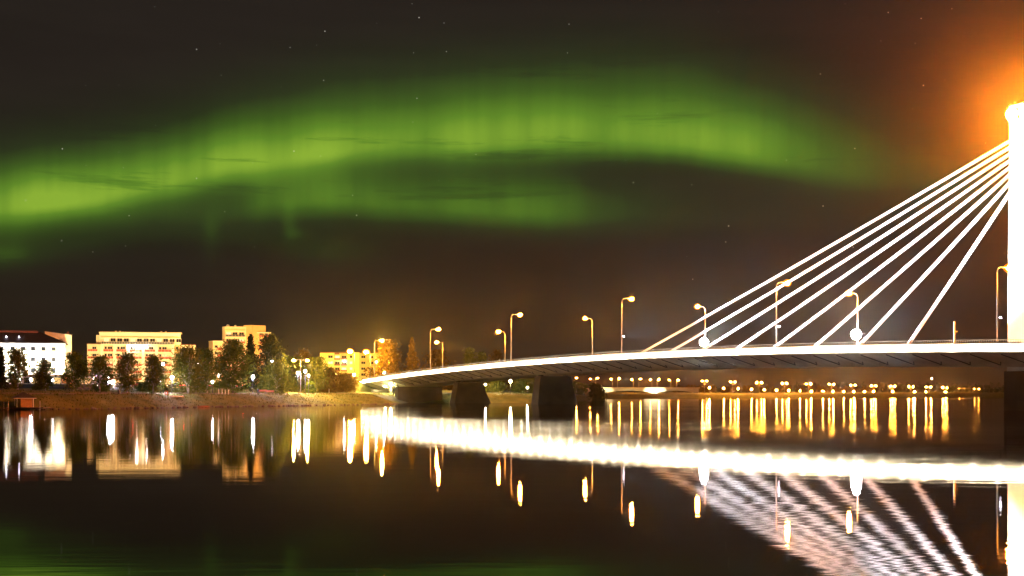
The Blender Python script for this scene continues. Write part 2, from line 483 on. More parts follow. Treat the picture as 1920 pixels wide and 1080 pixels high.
def water():
    M = bpy.data.materials.new('river_water'); M.use_nodes = True
    nt = M.node_tree; nt.nodes.clear(); N = nt.nodes; Lk = nt.links
    geo = N.new('ShaderNodeNewGeometry')

    def noise(sx, sy, detail, off=0.0, rough=.5):
        mp = N.new('ShaderNodeMapping'); mp.inputs['Scale'].default_value = (sx, sy, 1); mp.inputs['Location'].default_value = (off, off * .7, 0)
        Lk.new(geo.outputs['Position'], mp.inputs[0])
        n = N.new('ShaderNodeTexNoise'); n.inputs['Scale'].default_value = 1; n.inputs['Detail'].default_value = detail; n.inputs['Roughness'].default_value = rough
        Lk.new(mp.outputs[0], n.inputs['Vector'])
        return n.outputs['Fac']
    wind = noise(.006, .022, 3, 3.0)                     # calm lanes and wind-ruffled patches
    rr = N.new('ShaderNodeMapRange'); rr.inputs[1].default_value = .42; rr.inputs[2].default_value = .66
    rr.inputs[3].default_value = .036; rr.inputs[4].default_value = .060
    sp = N.new('ShaderNodeSeparateXYZ'); Lk.new(geo.outputs['Position'], sp.inputs[0])

    def mm_(op, a, b):
        n = N.new('ShaderNodeMath'); n.operation = op
        for k_, v_ in enumerate((a, b)):
            if isinstance(v_, (int, float)):
                n.inputs[k_].default_value = v_
            else:
                Lk.new(v_, n.inputs[k_])
        return n.outputs[0]
    edge = noise(.02, .05, 3, 14.0)
    yy = mm_('ADD', sp.outputs[1], mm_('MULTIPLY', mm_('SUBTRACT', edge, .5), 36.0))
    yy = mm_('ADD', yy, mm_('MULTIPLY', sp.outputs[0], .12))
    lane = N.new('ShaderNodeMapRange'); lane.interpolation_type = 'SMOOTHSTEP'; lane.inputs[1].default_value = 72; lane.inputs[2].default_value = 100; Lk.new(yy, lane.inputs[0])
    lane2 = N.new('ShaderNodeMapRange'); lane2.interpolation_type = 'SMOOTHSTEP'; lane2.inputs[1].default_value = 222; lane2.inputs[2].default_value = 196; Lk.new(yy, lane2.inputs[0])
    lanex = N.new('ShaderNodeMapRange'); lanex.interpolation_type = 'SMOOTHSTEP'; lanex.inputs[1].default_value = -5; lanex.inputs[2].default_value = 30; Lk.new(sp.outputs[0], lanex.inputs[0])
    ln = mm_('MULTIPLY', mm_('MULTIPLY', lane.outputs[0], lane2.outputs[0]), lanex.outputs[0])
    Lk.new(wind, rr.inputs[0])
    dist = N.new('ShaderNodeMapRange'); dist.interpolation_type = 'SMOOTHSTEP'; dist.inputs[1].default_value = 38; dist.inputs[2].default_value = 85
    dist.inputs[3].default_value = 0; dist.inputs[4].default_value = .038; Lk.new(yy, dist.inputs[0])     # sheltered near the shore, ruffled further out
    rough = mm_('ADD', mm_('ADD', rr.outputs[0], dist.outputs[0]), mm_('MULTIPLY', ln, .018))
    w1 = noise(.16, .6, 3, 0); w2 = noise(.7, 2.6, 2, 9.0)
    b1 = N.new('ShaderNodeBump'); b1.inputs['Strength'].default_value = 1; b1.inputs['Distance'].default_value = .0027; Lk.new(w1, b1.inputs['Height'])
    b2 = N.new('ShaderNodeBump'); b2.inputs['Strength'].default_value = 1; b2.inputs['Distance'].default_value = .0011; Lk.new(w2, b2.inputs['Height']); Lk.new(b1.outputs[0], b2.inputs['Normal'])
    gl = N.new('ShaderNodeBsdfGlossy'); gl.distribution = 'BECKMANN'; gl.inputs['Color'].default_value = (.88, .85, .82, 1)
    Lk.new(rough, gl.inputs['Roughness']); Lk.new(b2.outputs[0], gl.inputs['Normal'])
    df = N.new('ShaderNodeBsdfDiffuse'); df.inputs[0].default_value = (.006, .005, .003, 1)
    fr = N.new('ShaderNodeFresnel'); fr.inputs[0].default_value = 1.33; Lk.new(b1.outputs[0], fr.inputs['Normal'])
    mx = N.new('ShaderNodeMixShader'); Lk.new(fr.outputs[0], mx.inputs[0]); Lk.new(df.outputs[0], mx.inputs[1]); Lk.new(gl.outputs[0], mx.inputs[2])
    o = N.new('ShaderNodeOutputMaterial'); Lk.new(mx.outputs[0], o.inputs[0])
    b = MB().add([(-1500, -80, 0), (1600, -80, 0), (1600, 1800, 0), (-1500, 1800, 0)], [(0, 1, 2, 3)])
    ob = b.build('river', M); ob['kind'] = 'structure'; ob['label'] = 'wide dark river mirroring the lights'


water()


def ribbon(name, pts, wd, material, lift=.05, label=''):
    """a path or road draped on the ground"""
    b = MB(); V = []
    P = [Vector((p[0], p[1], 0)) for p in pts]
    dense = []
    for a, c in zip(P[:-1], P[1:]):
        k = max(1, int((c - a).length / 2.0))
        dense += [a + (c - a) * (i / k) for i in range(k)]
    dense.append(P[-1])
    cols = 5
    for i, p in enumerate(dense):
        t = (dense[min(i + 1, len(dense) - 1)] - dense[max(0, i - 1)]).normalized(); n = Vector((t.y, -t.x, 0))
        for k in range(cols):
            q = p + n * (k / (cols - 1) - .5) * wd
            V.append((q.x, q.y, gz(q.x, q.y) + lift))
    Fc = [(i * cols + k, i * cols + k + 1, (i + 1) * cols + k + 1, (i + 1) * cols + k) for i in range(len(dense) - 1) for k in range(cols - 1)]
    ob = b.add(V, Fc).build(name, material); ob['kind'] = 'structure'
    if label:
        ob['label'] = label
    return ob


PATHM = mat('path_gravel', (.20, .15, .10), .9, .25, .8)


def offs(s, lo=3, hi=9):
    out = []
    for i in range(lo, hi + 1):
        p = Vector((*COAST[i], 0)); t = (Vector((*COAST[min(i + 1, len(COAST) - 1)], 0)) - Vector((*COAST[i - 1], 0))).normalized()
        n = Vector((-t.y, t.x, 0)); q = p + n * s; out.append((q.x, q.y))
    return out


ribbon('path', offs(10.5), 3.2, PATHM, .06, 'pale gravel path along the top of the bank')
ribbon('road', [(-190, 330), (-120, 338), (-80, 352), (-48, 372), (-30, 400), (-5, 440)], 7.5, ASPH, .06, 'street behind the park')


# ------------------------------------------------------------------ the cable-stayed bridge
M0, M1 = -95.0, 264.0                              # ends of the deck
bridge = thing('cable_stayed_bridge', 'white cable-stayed road bridge with floodlit pylon and glowing deck edge', 'bridge', B(5.3, 10, 0))


def sweep(section, a, b, step, closed=True):
    """sweep a (w, dz) section along the deck; dz counts from the handrail top"""
    mb = MB(); V = []; n = len(section)
    k = max(1, round((b - a) / step)); ms = [a + (b - a) * i / k for i in range(k + 1)]
    for mm in ms:
        for (w, dz_) in section:
            V.append(B(mm, w, bz(mm) + dz_))
    Fc = []
    for i in range(k):
        for j in range(n if closed else n - 1):
            j2 = (j + 1) % n
            Fc.append((i * n + j, i * n + j2, (i + 1) * n + j2, (i + 1) * n + j))
    if closed:
        Fc += [tuple(range(n))[::-1], tuple(range(k * n, (k + 1) * n))]
    return mb.add(V, Fc)


def bpart(mb, name, material, parent=bridge, **k):
    return mb.build(name, material, parent, world_co=True, **k)


# girder: deck plate, sloping flanks, flat soffit
bpart(sweep([(-1.0, -1.95), (4.4, -4.15), (15.6, -4.15), (21.0, -1.95), (21.0, -1.25), (-1.0, -1.25)], M0, M1, 4), 'girder', CONC)
bpart(sweep([(0.3, -1.246), (0.3, -1.2), (8.3, -1.2), (8.3, -1.246)], M0, M1, 8), 'road_surface', ASPH)
bpart(sweep([(11.7, -1.246), (11.7, -1.2), (19.7, -1.2), (19.7, -1.246)], M0, M1, 8), 'road_surface', ASPH)
bpart(sweep([(8.3, -1.246), (8.3, -1.05), (11.7, -1.05), (11.7, -1.246)], M0, M1, 8), 'median', CONC)
# fascia panels, one per bay between the edge lamps
PITCH = 4.8
nb = int((M1 - M0) / PITCH)
for i in range(nb):
    a = M0 + i * PITCH + .02; b_ = a + PITCH - .04
    for (w0, w1) in ((-1.25, -1.003), (21.003, 21.25)):
        bpart(sweep([(w0, -1.88), (w1, -1.88), (w1, -.62), (w0, -.62)], a, b_, PITCH), 'fascia_panel', WHITEP)
        wk = -1.12 if w0 < 0 else 21.0
        bpart(sweep([(wk, -.617), (wk + .12, -.617), (wk + .12, -.46), (wk, -.46)], a, b_, PITCH), 'kerb_panel', WHITEP)  # white strip added above the fascia to catch scallops of lamp glare
EDGE = emit('edge_lamp_lens', (1, .86, .60), 210)
EDGEL = emit('edge_strip_lens', (1, .82, .52), 105)
for i in range(nb + 1):
    mm = M0 + i * PITCH
    for w, s in ((-1.25, -1), (21.25, 1)):
        lamp = bpart(sweep([(w + s * .30, -1.42), (w + s * .42, -1.42), (w + s * .42, -1.30), (w + s * .30, -1.30)], mm - .55, mm + .55, 1.1), 'edge_lamp', EDGE)
        if i < nb:
            bpart(sweep([(w + s * .32, -1.40), (w + s * .40, -1.40), (w + s * .40, -1.32), (w + s * .32, -1.32)], mm + .56, mm + PITCH - .56, 3.7), 'light_strip', EDGEL)
        h = MB()
        for dm in (-.45, .45):
            h.obox(B(mm + dm - .03, w - s * .05, bz(mm) - 1.39), BD * .06, BN * (s * .36), (0, 0, .05))
        h.build('lamp_bracket', POLE, lamp) if False else bpart(h, 'lamp_bracket', POLE)
# flank ribs: V-shaped stiffeners on the sloping flank
RIB = 5.9
i = 0
mm = M0 + 4
nrm = Vector((-2.2, 0, -5.4)).normalized()
while mm < M1 - 8:
    def fl(m_, t):                                  # a point on the flank, t = 0 top .. 1 bottom
        return B(m_, -1.0 + 5.4 * t - .05 * .38, bz(m_) - 1.95 - 2.2 * t - .05 * .92)
    mb = MB()
    for (ma, ta, mc, tc_) in ((mm + 3.9, .12, mm + 1.4, .86), (mm + 1.4, .86, mm + 0.5, .66)):
        a, c = fl(ma, ta), fl(mc, tc_)
        mb.tube([a, c], .10, 5)
    bpart(mb, 'flank_rib', DARK)
    mm += RIB
# railings
for w, nm in ((-1.1, 'near'), (21.1, 'far')):
    mb = MB()
    k = int((M1 - M0) / .45)
    for j in range(k):
        m_ = M0 + j * .45
        mb.obox(B(m_, w - .015, bz(m_) - 1.25), BD * .03, BN * .03, (0, 0, 1.22))
    bpart(mb, 'railing_pickets', STEEL, stuff=True)
    bpart(sweep([(w - .045, -.06), (w + .045, -.06), (w + .045, 0), (w - .045, 0)], M0, M1, 4), 'handrail', STEEL)

# piers
def pier(mc, w0, w1, top, flare_l, flare_r, thick=1.5, name='pier'):
    mb = MB(); V = []
    for (z, fl_, fr_, th) in ((-4, flare_l * 1.1, flare_r * 1.1, thick * 1.25), (0.0, flare_l, flare_r, thick * 1.2), (top - 2.2, .35, .35, thick), (top, 0, 0, thick)):
        for (dm, w) in ((-th, w0 - fl_), (-th, w1 + fr_), (th, w1 + fr_), (th, w0 - fl_)):
            V.append(B(mc + dm, w, z))
    Fc = [(0, 3, 2, 1), (12, 13, 14, 15)]
    for i in range(3):
        for j in range(4):
            Fc.append((i * 4 + j, i * 4 + (j + 1) % 4, i * 4 + 4 + (j + 1) % 4, i * 4 + 4 + j))
    p = mb.add(V, Fc)
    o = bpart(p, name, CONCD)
    be = MB()
    for w in (w0 + .9, w1 - .9):
        be.obox(B(mc - .5, w - .5, top - .002), BD * 1.0, BN * 1.0, (0, 0, .34))
    bpart(be, 'bearing', DARK)
    return o


pier(153.0, 5.2, 14.6, bz(153) - 4.45, 1.0, 1.9)
pier(202.5, 5.4, 14.2, bz(202) - 4.45, 1.2, 2.2)
pier(-70, 5.2, 14.6, bz(-70) - 4.45, 1.0, 1.9)
# abutment: cross wall on the bank, end block and a column beside the lit underpass
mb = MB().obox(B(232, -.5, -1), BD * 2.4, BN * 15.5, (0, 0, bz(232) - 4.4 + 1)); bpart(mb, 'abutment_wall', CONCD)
mb = MB().obox(B(258, 1.5, 2), BD * 3.5, BN * 17, (0, 0, bz(258) - 4.2 - 2)); bpart(mb, 'end_block', CONC)
mb = MB().tube([B(247, 3.5, 2.5), B(247, 3.5, bz(247) - 3.3)], .45, 12); bpart(mb, 'column', CONC, smooth=True)
# pylon: pair of concrete legs straddling the stays
PM = 5.3
for w in (8.0, 10.95):
    mb = MB(); V = []
    for (z, a) in ((-4, 2.1), (7.5, 1.9), (12, 1.75), (46.2, 1.45)):
        for (dm, ww) in ((-a, w), (-a, w + 1.05), (a, w + 1.05), (a, w)):
            V.append(B(PM + dm, ww, z))
    Fc = [(0, 3, 2, 1), (12, 13, 14, 15)] + [(i * 4 + j, i * 4 + (j + 1) % 4, i * 4 + 4 + (j + 1) % 4, i * 4 + 4 + j) for i in range(3) for j in range(4)]
    bpart(mb.add(V, Fc), 'pylon_leg', WHITEP)
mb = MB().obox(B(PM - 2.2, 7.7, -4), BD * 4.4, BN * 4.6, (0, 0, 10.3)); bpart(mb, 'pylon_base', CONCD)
for z in (16, 25.5, 35.0, 45.2):
    mb = MB().obox(B(PM - 1.2, 9.05, z), BD * 2.4, BN * 1.9, (0, 0, .9)); bpart(mb, 'cross_beam', WHITEP)
plat = MB().obox(B(PM - 2.2, 11.4, 36.2), BD * 4.4, BN * 1.6, (0, 0, .12)); plat = bpart(plat, 'maintenance_platform', DARK)
mb = MB()
for dm in np.arange(-2.1, 2.2, .6):
    mb.obox(B(PM + dm, 12.9, 36.32), BD * .05, BN * .05, (0, 0, 1.1))
mb.obox(B(PM - 2.2, 12.9, 37.4), BD * 4.4, BN * .06, (0, 0, .06))
mb.build('platform_railing', DARK, plat, world_co=False) if False else bpart(mb, 'platform_railing', DARK)
# lantern crown
TORCH = emit('torch_glass', (1.0, .21, .008), 19000)
mb = MB().obox(B(PM - 1.5, 7.9, 46.2), BD * 3.0, BN * 4.2, (0, 0, .35)); bpart(mb, 'lantern_floor', WHITEP)
for dm in (-1.2, 1.2):
    for w in (8.3, 11.7):
        mb = MB().ball(B(PM + dm, w, 47.5), .85, 12, 8, 1.15); bpart(mb, 'lantern_globe', TORCH, smooth=True)
        mb = MB().tube([B(PM + dm, w, 46.5), B(PM + dm, w, 46.9)], .22, 8); bpart(mb, 'globe_stem', DARK)
mb = MB().prism([B(PM - 1.5, 7.9, 48.75), B(PM + 1.5, 7.9, 48.75), B(PM + 1.5, 12.1, 48.75), B(PM - 1.5, 12.1, 48.75)], (0, 0, .18)); bpart(mb, 'lantern_cap', DARK)
# stays, eight pairs each side
CAB_M = [30.5 + 12.25 * k for k in range(8)]
for k, cm in enumerate(CAB_M):
    zt = 37.2 + (44.2 - 37.2) * k / 7
    for side in (1, -1):
        me_ = cm if side == 1 else 2 * PM - cm
        if me_ < M0 + 3:
            continue
        for dw in (-.27, .27):
            a = B(me_, 10 + dw, bz(me_) - 1.05); c = B(PM + side * 1.3, 10 + dw, zt)
            mid = (a + c) / 2 - Vector((0, 0, .006 * (c - a).length))
            pts = [a * (1 - t) ** 2 + mid * 2 * t * (1 - t) + c * t * t for t in np.linspace(0, 1, 9)]
            cb = bpart(MB().tube(pts, .145, 8), 'stay_cable', WHITEP, smooth=True)
        u = (c - a).normalized()
        so = MB().tube([a - u * .2 - BN * .27, a + u * 2.2 - BN * .27], .30, 10)
        bpart(so, 'anchor_sleeve', STEEL, smooth=True)


# ------------------------------------------------------------------ lamps
def street_lamp(label, base, top_z, arm, arm_len, bulbmat, r=.28, group=None, pole_r=.11, name='street_lamp', fine=True, POLE=POLE):
    t = thing(name, label, 'lamp', base, 0, group)
    h = top_z - base[2]
    arm = Vector(arm).normalized()
    bend = .9 if fine else .4
    pts = [Vector((0, 0, 0)), Vector((0, 0, h * .5)), Vector((0, 0, h - bend))]
    MB().tube(pts, [pole_r * 1.25, pole_r * 1.05, pole_r * .85], 8).build('pole', POLE, t, smooth=True)
    if fine:
        MB().tube([(0, 0, 0), (0, 0, .9)], pole_r * 1.7, 8).build('pole_base', POLE, t)
    curve_ = [Vector((0, 0, h - bend)) + arm * (bend * (1 - math.cos(q))) + Vector((0, 0, bend * math.sin(q))) for q in np.linspace(0, math.pi / 2, 5)]
    curve_.append(Vector((0, 0, h)) + arm * (arm_len - .3))
    MB().tube(curve_, pole_r * .7, 7).build('arm', POLE, t, smooth=True)
    c = Vector((0, 0, h)) + arm * arm_len
    hd = MB()
    side = Vector((-arm.y, arm.x, 0))
    hd.prism([c - arm * .55 - side * .16 + Vector((0, 0, .02)), c + arm * .5 - side * .22 + Vector((0, 0, .02)), c + arm * .5 + side * .22 + Vector((0, 0, .02)), c - arm * .55 + side * .16 + Vector((0, 0, .02))], (0, 0, .16))
    head = hd.build('lamp_head', DARK, t)
    MB().ball(c + Vector((0, 0, -.04)), r * .85, 10, 6, .75).build('bulb', bulbmat, head, smooth=True)
    MB().ball(c + Vector((0, 0, -.05)), r * 1.75, 14, 9, .85).build('diffuser', amber(), head, smooth=True)  # oversized glowing shell added as the lamp's orange halo
    return t


BR_SOD = emit('bridge_sodium_bulb', SOD, 9000)
near_ms = [2.0, 52.6, 105.0, 157.2, 207.6, 251.4]
near_z = [22.2, 23.9, 24.45, 23.8, 22.3, 20.65]
near_lbl = ['tall bridge lamp on the near side right beside the white pylon', 'near side bridge lamp with right pointing arm, standing behind the upper stays',
            'near side bridge lamp just outside the lowest stay, small spotlight on its pole', 'near side bridge lamp standing over the wide near pier',
            'near side bridge lamp standing over the farther pier', 'near side bridge lamp where the deck meets the embankment']
LAMPS = []
for m_, z_, lb in zip(near_ms, near_z, near_lbl):
    t = street_lamp(lb, B(m_, -.55, bz(m_) - 1.25), z_, BN, 2.7, BR_SOD if m_ < 250 else emit('deck_end_bulb', GOLD, 22000), .48, 'lamps along the near side of the bridge')
    LAMPS.append((m_, t))
    if m_ < 110:
        zz = 4.6
        hd = MB().obox(BN * .1 - BD * .28 + Vector((0, 0, zz - .1)), BN * .5, BD * .36, (0, 0, .22)).build('spotlight', DARK, t)
        MB().obox(BN * .15 - BD * .30 + Vector((0, 0, zz - .05)), BN * .4, BD * -.02, (0, 0, .16)).build('lens', emit('spot_lens', COOL, 60), hd)
far_ms = [52.7, 101.4, 150.2, 199.1, 242.8]
far_z = [22.6, 23.05, 22.95, 21.6, 20.05]
far_lbl = ['far side bridge lamp with left pointing arm above the floodlight near the pylon', 'far side bridge lamp crossed by the outermost stays, floodlight on its pole',
           'far side bridge lamp with left pointing arm, first one left of the stays', 'far side bridge lamp rising beside the near side lamp over the wide pier', 'far side bridge lamp farthest from the pylon']
FLOOD = emit('flood_lens', (.80, .92, 1.0), 3000)
for m_, z_, lb in zip(far_ms, far_z, far_lbl):
    t = street_lamp(lb, B(m_, 20.4, bz(m_) - 1.25), z_, -BN, 2.3, BR_SOD, .48, 'lamps along the far side of the bridge')
    LAMPS.append((m_, t))
    if m_ < 110:
        zz = 3.6
        f_ = MB().tube([-BN * .15 + Vector((0, 0, zz)), -BN * .5 + Vector((0, 0, zz))], [.5, 1.0], 14).build('floodlight', DARK, t)
        MB().ball(-BN * .42 + Vector((0, 0, zz)), 0.94, 14, 10).build('lens', FLOOD, f_, smooth=True)

# lights on the stays and the pylon, thrown by the spotlights and floodlights built on the poles
def bridge_spot(lamp, m0, w0, z0, m1, w1, z1, energy, size, col):
    L = lamp.location
    spot(lamp, B(m0, w0, z0) - L, B(m1, w1, z1) - L, energy, col, size, 1.0)


STAYE = .62
bridge_spot(LAMPS[2][1], 105.0, -.0, bz(105) + 3.4, 55, 10, 24, 9000e3 * STAYE, 44, (.80, .85, 1.0))
bridge_spot(LAMPS[1][1], 52.6, -.0, bz(52) + 3.4, 20, 10, 32, 1300e3 * STAYE, 50, (.80, .85, 1.0))
bridge_spot(LAMPS[0][1], 2.0, -.0, bz(2) + 3.4, 20, 10, 32, 420e3 * STAYE, 80, (.85, .88, 1.0))

bridge_spot(LAMPS[7][1], 101.4, 19.6, bz(101) + 1.4, 88, 10, 18, 50e3 * STAYE, 120, (1, .93, .8))
bridge_spot(LAMPS[6][1], 52.7, 19.6, bz(52) + 1.4, 48, 10, 18, 50e3 * STAYE, 120, (1, .93, .8))

pl = MB().box((-.12, -.12, 0), (.12, .12, 4.3)).build('signal_post', mat('yellow_post', (.5, .36, .1), .6, .1, 2))
pl.location = B(12.5, 2.0, bz(12) - 1.2)
tag(pl, 'short yellow post on the deck between the last stay and the pylon', 'post')
MB().box((.12, -.05, 2.6), (.55, .05, 2.8)).build('signal_arm', MATS['yellow_post'], pl)


def floodlight(label, loc, target, energy, col, size, lens=60, scale=1.0, group=None, glow=None):
    t = thing('floodlight', label, 'floodlight', loc, 0, group)
    d = (Vector(target) - Vector(loc)); d.normalize()
    s = Vector((d.y, -d.x, 0)); s = s.normalized() if s.length > .01 else Vector((1, 0, 0))
    u = s.cross(d)
    k = scale
    o = Vector((0, 0, .5 * k))
    MB().obox(o - s * .3 * k - u * .2 * k - d * .25 * k, s * .6 * k, u * .4 * k, d * .25 * k).build('housing', DARK, t)
    MB().obox(o - s * .26 * k - u * .16 * k + d * .003, s * .52 * k, u * .32 * k, d * .03 * k).build('lens', emit('flood_lens_%d_%d' % (lens, int(col[2] * 100)), col, lens), t)
    MB().box((-.05, -.05, 0), (.05, .05, .5 * k)).build('stand', DARK, t)
    if energy:
        spot(t, o + d * .15 * k, Vector(target) - Vector(loc), energy, col, size)
    return t


floodlight('bright floodlight at the foot of the white pylon', B(9.0, 5.0, bz(9) - 1.2), B(PM, 9.5, 34), 50e3, (1, .88, .62), 70, 60)
floodlight('floodlight standing between the pylon and the shortest stay', B(14, 15.5, bz(9) - 1.2), B(PM, 11, 32), 25e3, (1, .88, .62), 70, 60)
floodlight('white floodlight on the rail where the glowing deck begins', B(243, -.6, bz(243) - .1), B(243, -6, bz(243) + 1), 0, WHT, 60, 900, 1.6)

# lamps below the bridge end
for k, (m_, w_) in enumerate(((249.5, 2.5), (242.5, 1.6))):
    t = thing('underpass_lamp', ['white lamp under the bridge end lighting the underpass wall', 'white lamp under the bridge end beside the dark abutment'][k], 'lamp', B(m_, w_, bz(m_) - 3.2), 0, 'lamps under the bridge end')
    MB().tube([(0, 0, 0), (0, 0, .5)], .05, 6).build('stem', DARK, t)
    MB().ball((0, 0, -.12), .3, 8, 6).build('globe', emit('underpass_globe', (1, .85, .45), 1800), t, smooth=True)


def post_lamp(label, x, y, D, bulbmat, r=.24, group=None, name='park_lamp'):
    p = W(x, y, D); g = gz(p.x, p.y)
    z = max(p.z, g + 1.2)
    t = thing(name, label, 'lamp', (p.x, p.y, g), 0, group)
    h = z - g
    MB().tube([(0, 0, 0), (0, 0, h - r * .9)], [.08, .05], 8).build('pole', DARK, t, smooth=True)
    MB().tube([(0, 0, 0), (0, 0, .5)], .1, 8).build('pole_base', DARK, t)
    MB().ball((0, 0, h), r, 10, 8).build('globe', bulbmat, t, smooth=True)
    MB().tube([(0, 0, h + r * .92), (0, 0, h + r * 1.1)], [r * .8, r * .3], 8).build('cap', DARK, t)
    return t


PARK = emit('park_globe', COOL, 1100)
PARKB = emit('park_globe_strong', COOL, 1000)
PARKW = emit('park_globe_warm', (1, .85, .55), 1200)
DIM = emit('small_globe', (.95, .9, 1), 130)
pk = 'globe lamps in the riverside park'
post_lamp('tall white globe lamp before the right end of the red balconied block', 306, 683, 262, PARK, .24, pk)
post_lamp('strong white globe lamp between the last birch of the row and the spreading birch', 322.5, 708, 250, PARKB, .28, pk)
post_lamp('bluish globe lamp low beside the dark hedge', 301, 716, 248, PARK, .2, pk)
post_lamp('strong violet white globe lamp under the two spruces', 474, 707, 285, PARKB, .34, pk)
post_lamp('small white globe lamp high inside the spreading birch', 371, 683, 330, DIM, .2, pk)
post_lamp('faint small globe lamp behind the dense dark tree, left of it', 391, 700, 320, DIM, .2, pk)
post_lamp('short lamp near the white fence posts', 398.5, 716, 268, DIM, .24, pk)
post_lamp('large pale globe lamp above the white fence posts', 411.5, 704, 300, emit('pale_globe', (1, .82, .62), 9), .5, pk)
post_lamp('small lamp in front of the low rounded birch', 510.5, 678, 300, DIM, .22, pk)
post_lamp('violet globe lamp left of the twin orange lamp pole', 559, 699, 296, PARK, .3, pk)
post_lamp('violet globe lamp just right of the twin orange lamp pole', 572.5, 696, 300, PARK, .27, pk)
post_lamp('small violet globe lamp low beside the white tree trunk', 578.5, 704, 305, PARK, .2, pk)
post_lamp('white lamp beside the first street lamp on the deck end', 706, 679, 470, PARKW, .3, pk)
post_lamp('small yellow lamp at the foot of the yellow apartment block', 664, 703, 430, PARKW, .34, pk)
post_lamp('brilliant yellow white lamp seen under the bridge between the piers', 957, 715, 425, emit('green_park_globe', (1, .93, .42), 1500), .42, pk)
post_lamp('small lamp seen under the bridge beside the farther pier', 910, 721, 440, PARKW, .3, pk)
post_lamp('small white lamp seen under the bridge left of the wide pier', 989, 727, 450, PARKW, .26, pk)
post_lamp('white lamp beside the cafe wall under the second birch', 58, 712, 268, PARK, .26, pk)
post_lamp('dim white lamp under the second birch, right of its trunk', 99, 713, 268, DIM, .24, pk)
post_lamp('warm globe lamp at the cafe terrace under the third birch', 84, 715, 272, PARKW, .2, pk)

# twin-arm orange lamp pole in the park and the two high orange lamps by the yellow block
def twin_lamp(label, x, y, D, half, bulbmat, r, group=None, axis=(1, 0, 0), name='twin_street_lamp', fine=True, pole_r=.11):
    p = W(x, y, D); g = gz(p.x, p.y); h = p.z - g
    t = thing(name, label, 'lamp', (p.x, p.y, g), 0, group)
    MB().tube([(0, 0, 0), (0, 0, h)], [pole_r * 1.2, pole_r * .8], 7).build('pole', POLE, t, smooth=True)
    ax = Vector(axis).normalized()
    MB().tube([-ax * half + Vector((0, 0, h - .02)), Vector((0, 0, h + .1)), ax * half + Vector((0, 0, h - .02))], pole_r * .6, 6).build('arm', POLE, t)
    for s in (-1, 1):
        c = ax * half * s + Vector((0, 0, h - .05))
        hd = MB().box(c + Vector((-.35, -.2, 0)), c + Vector((.35, .2, .15))).build('lamp_head', DARK, t)
        MB().ball(c + Vector((0, 0, -.05)), r * .8, 8, 6, .8).build('bulb', bulbmat, hd, smooth=True)
        MB().ball(c + Vector((0, 0, -.05)), r * 1.5, 12, 8, .9).build('diffuser', amber(), hd, smooth=True)  # added glowing shell, an orange halo round each bulb
    return t


twin_lamp('twin armed orange lamp pole in the middle of the park', 563.5, 675, 305, 1.7, emit('park_sodium', GOLD, 12000), .38)
for x, y, D, L_, lb in ((657, 659, 440, 11000, 'brightest high orange street lamp before the yellow apartment block'), (687, 660, 445, 7000, 'high orange street lamp right of the brightest one, beside the deck end')):
    p = W(x, y, D); g = gz(p.x, p.y)
    street_lamp(lb, (p.x + 1.4, p.y + 1, g), p.z, (-1, -.5, 0), 1.7, emit('road_sodium_%d' % L_, (1, .46, .05), L_), .85, 'high orange lamps on the approach road', POLE=DARK)

# ------------------------------------------------------------------ trees
def leaf_mesh(name, C, size, rng, material, parent):
    n = len(C)
    a = rng.normal(size=(n, 3)); a /= np.linalg.norm(a, axis=1)[:, None]
    b = rng.normal(size=(n, 3)); b -= (b * a).sum(1)[:, None] * a; b /= np.linalg.norm(b, axis=1)[:, None]
    s = (size * rng.uniform(.6, 1.35, n))[:, None]
    V = np.stack([C - a * s, C - b * s * .45, C + a * s, C + b * s * .45], 1).reshape(-1, 3)
    me = bpy.data.meshes.new(name)
    me.vertices.add(4 * n); me.vertices.foreach_set('co', V.ravel())
    me.loops.add(4 * n); me.loops.foreach_set('vertex_index', np.arange(4 * n))
    me.polygons.add(n); me.polygons.foreach_set('loop_start', np.arange(0, 4 * n, 4)); me.polygons.foreach_set('loop_total', np.full(n, 4))
    me.update(); me.materials.append(material)
    ob = bpy.data.objects.new(name, me); coll.objects.link(ob); ob.parent = parent
    return ob


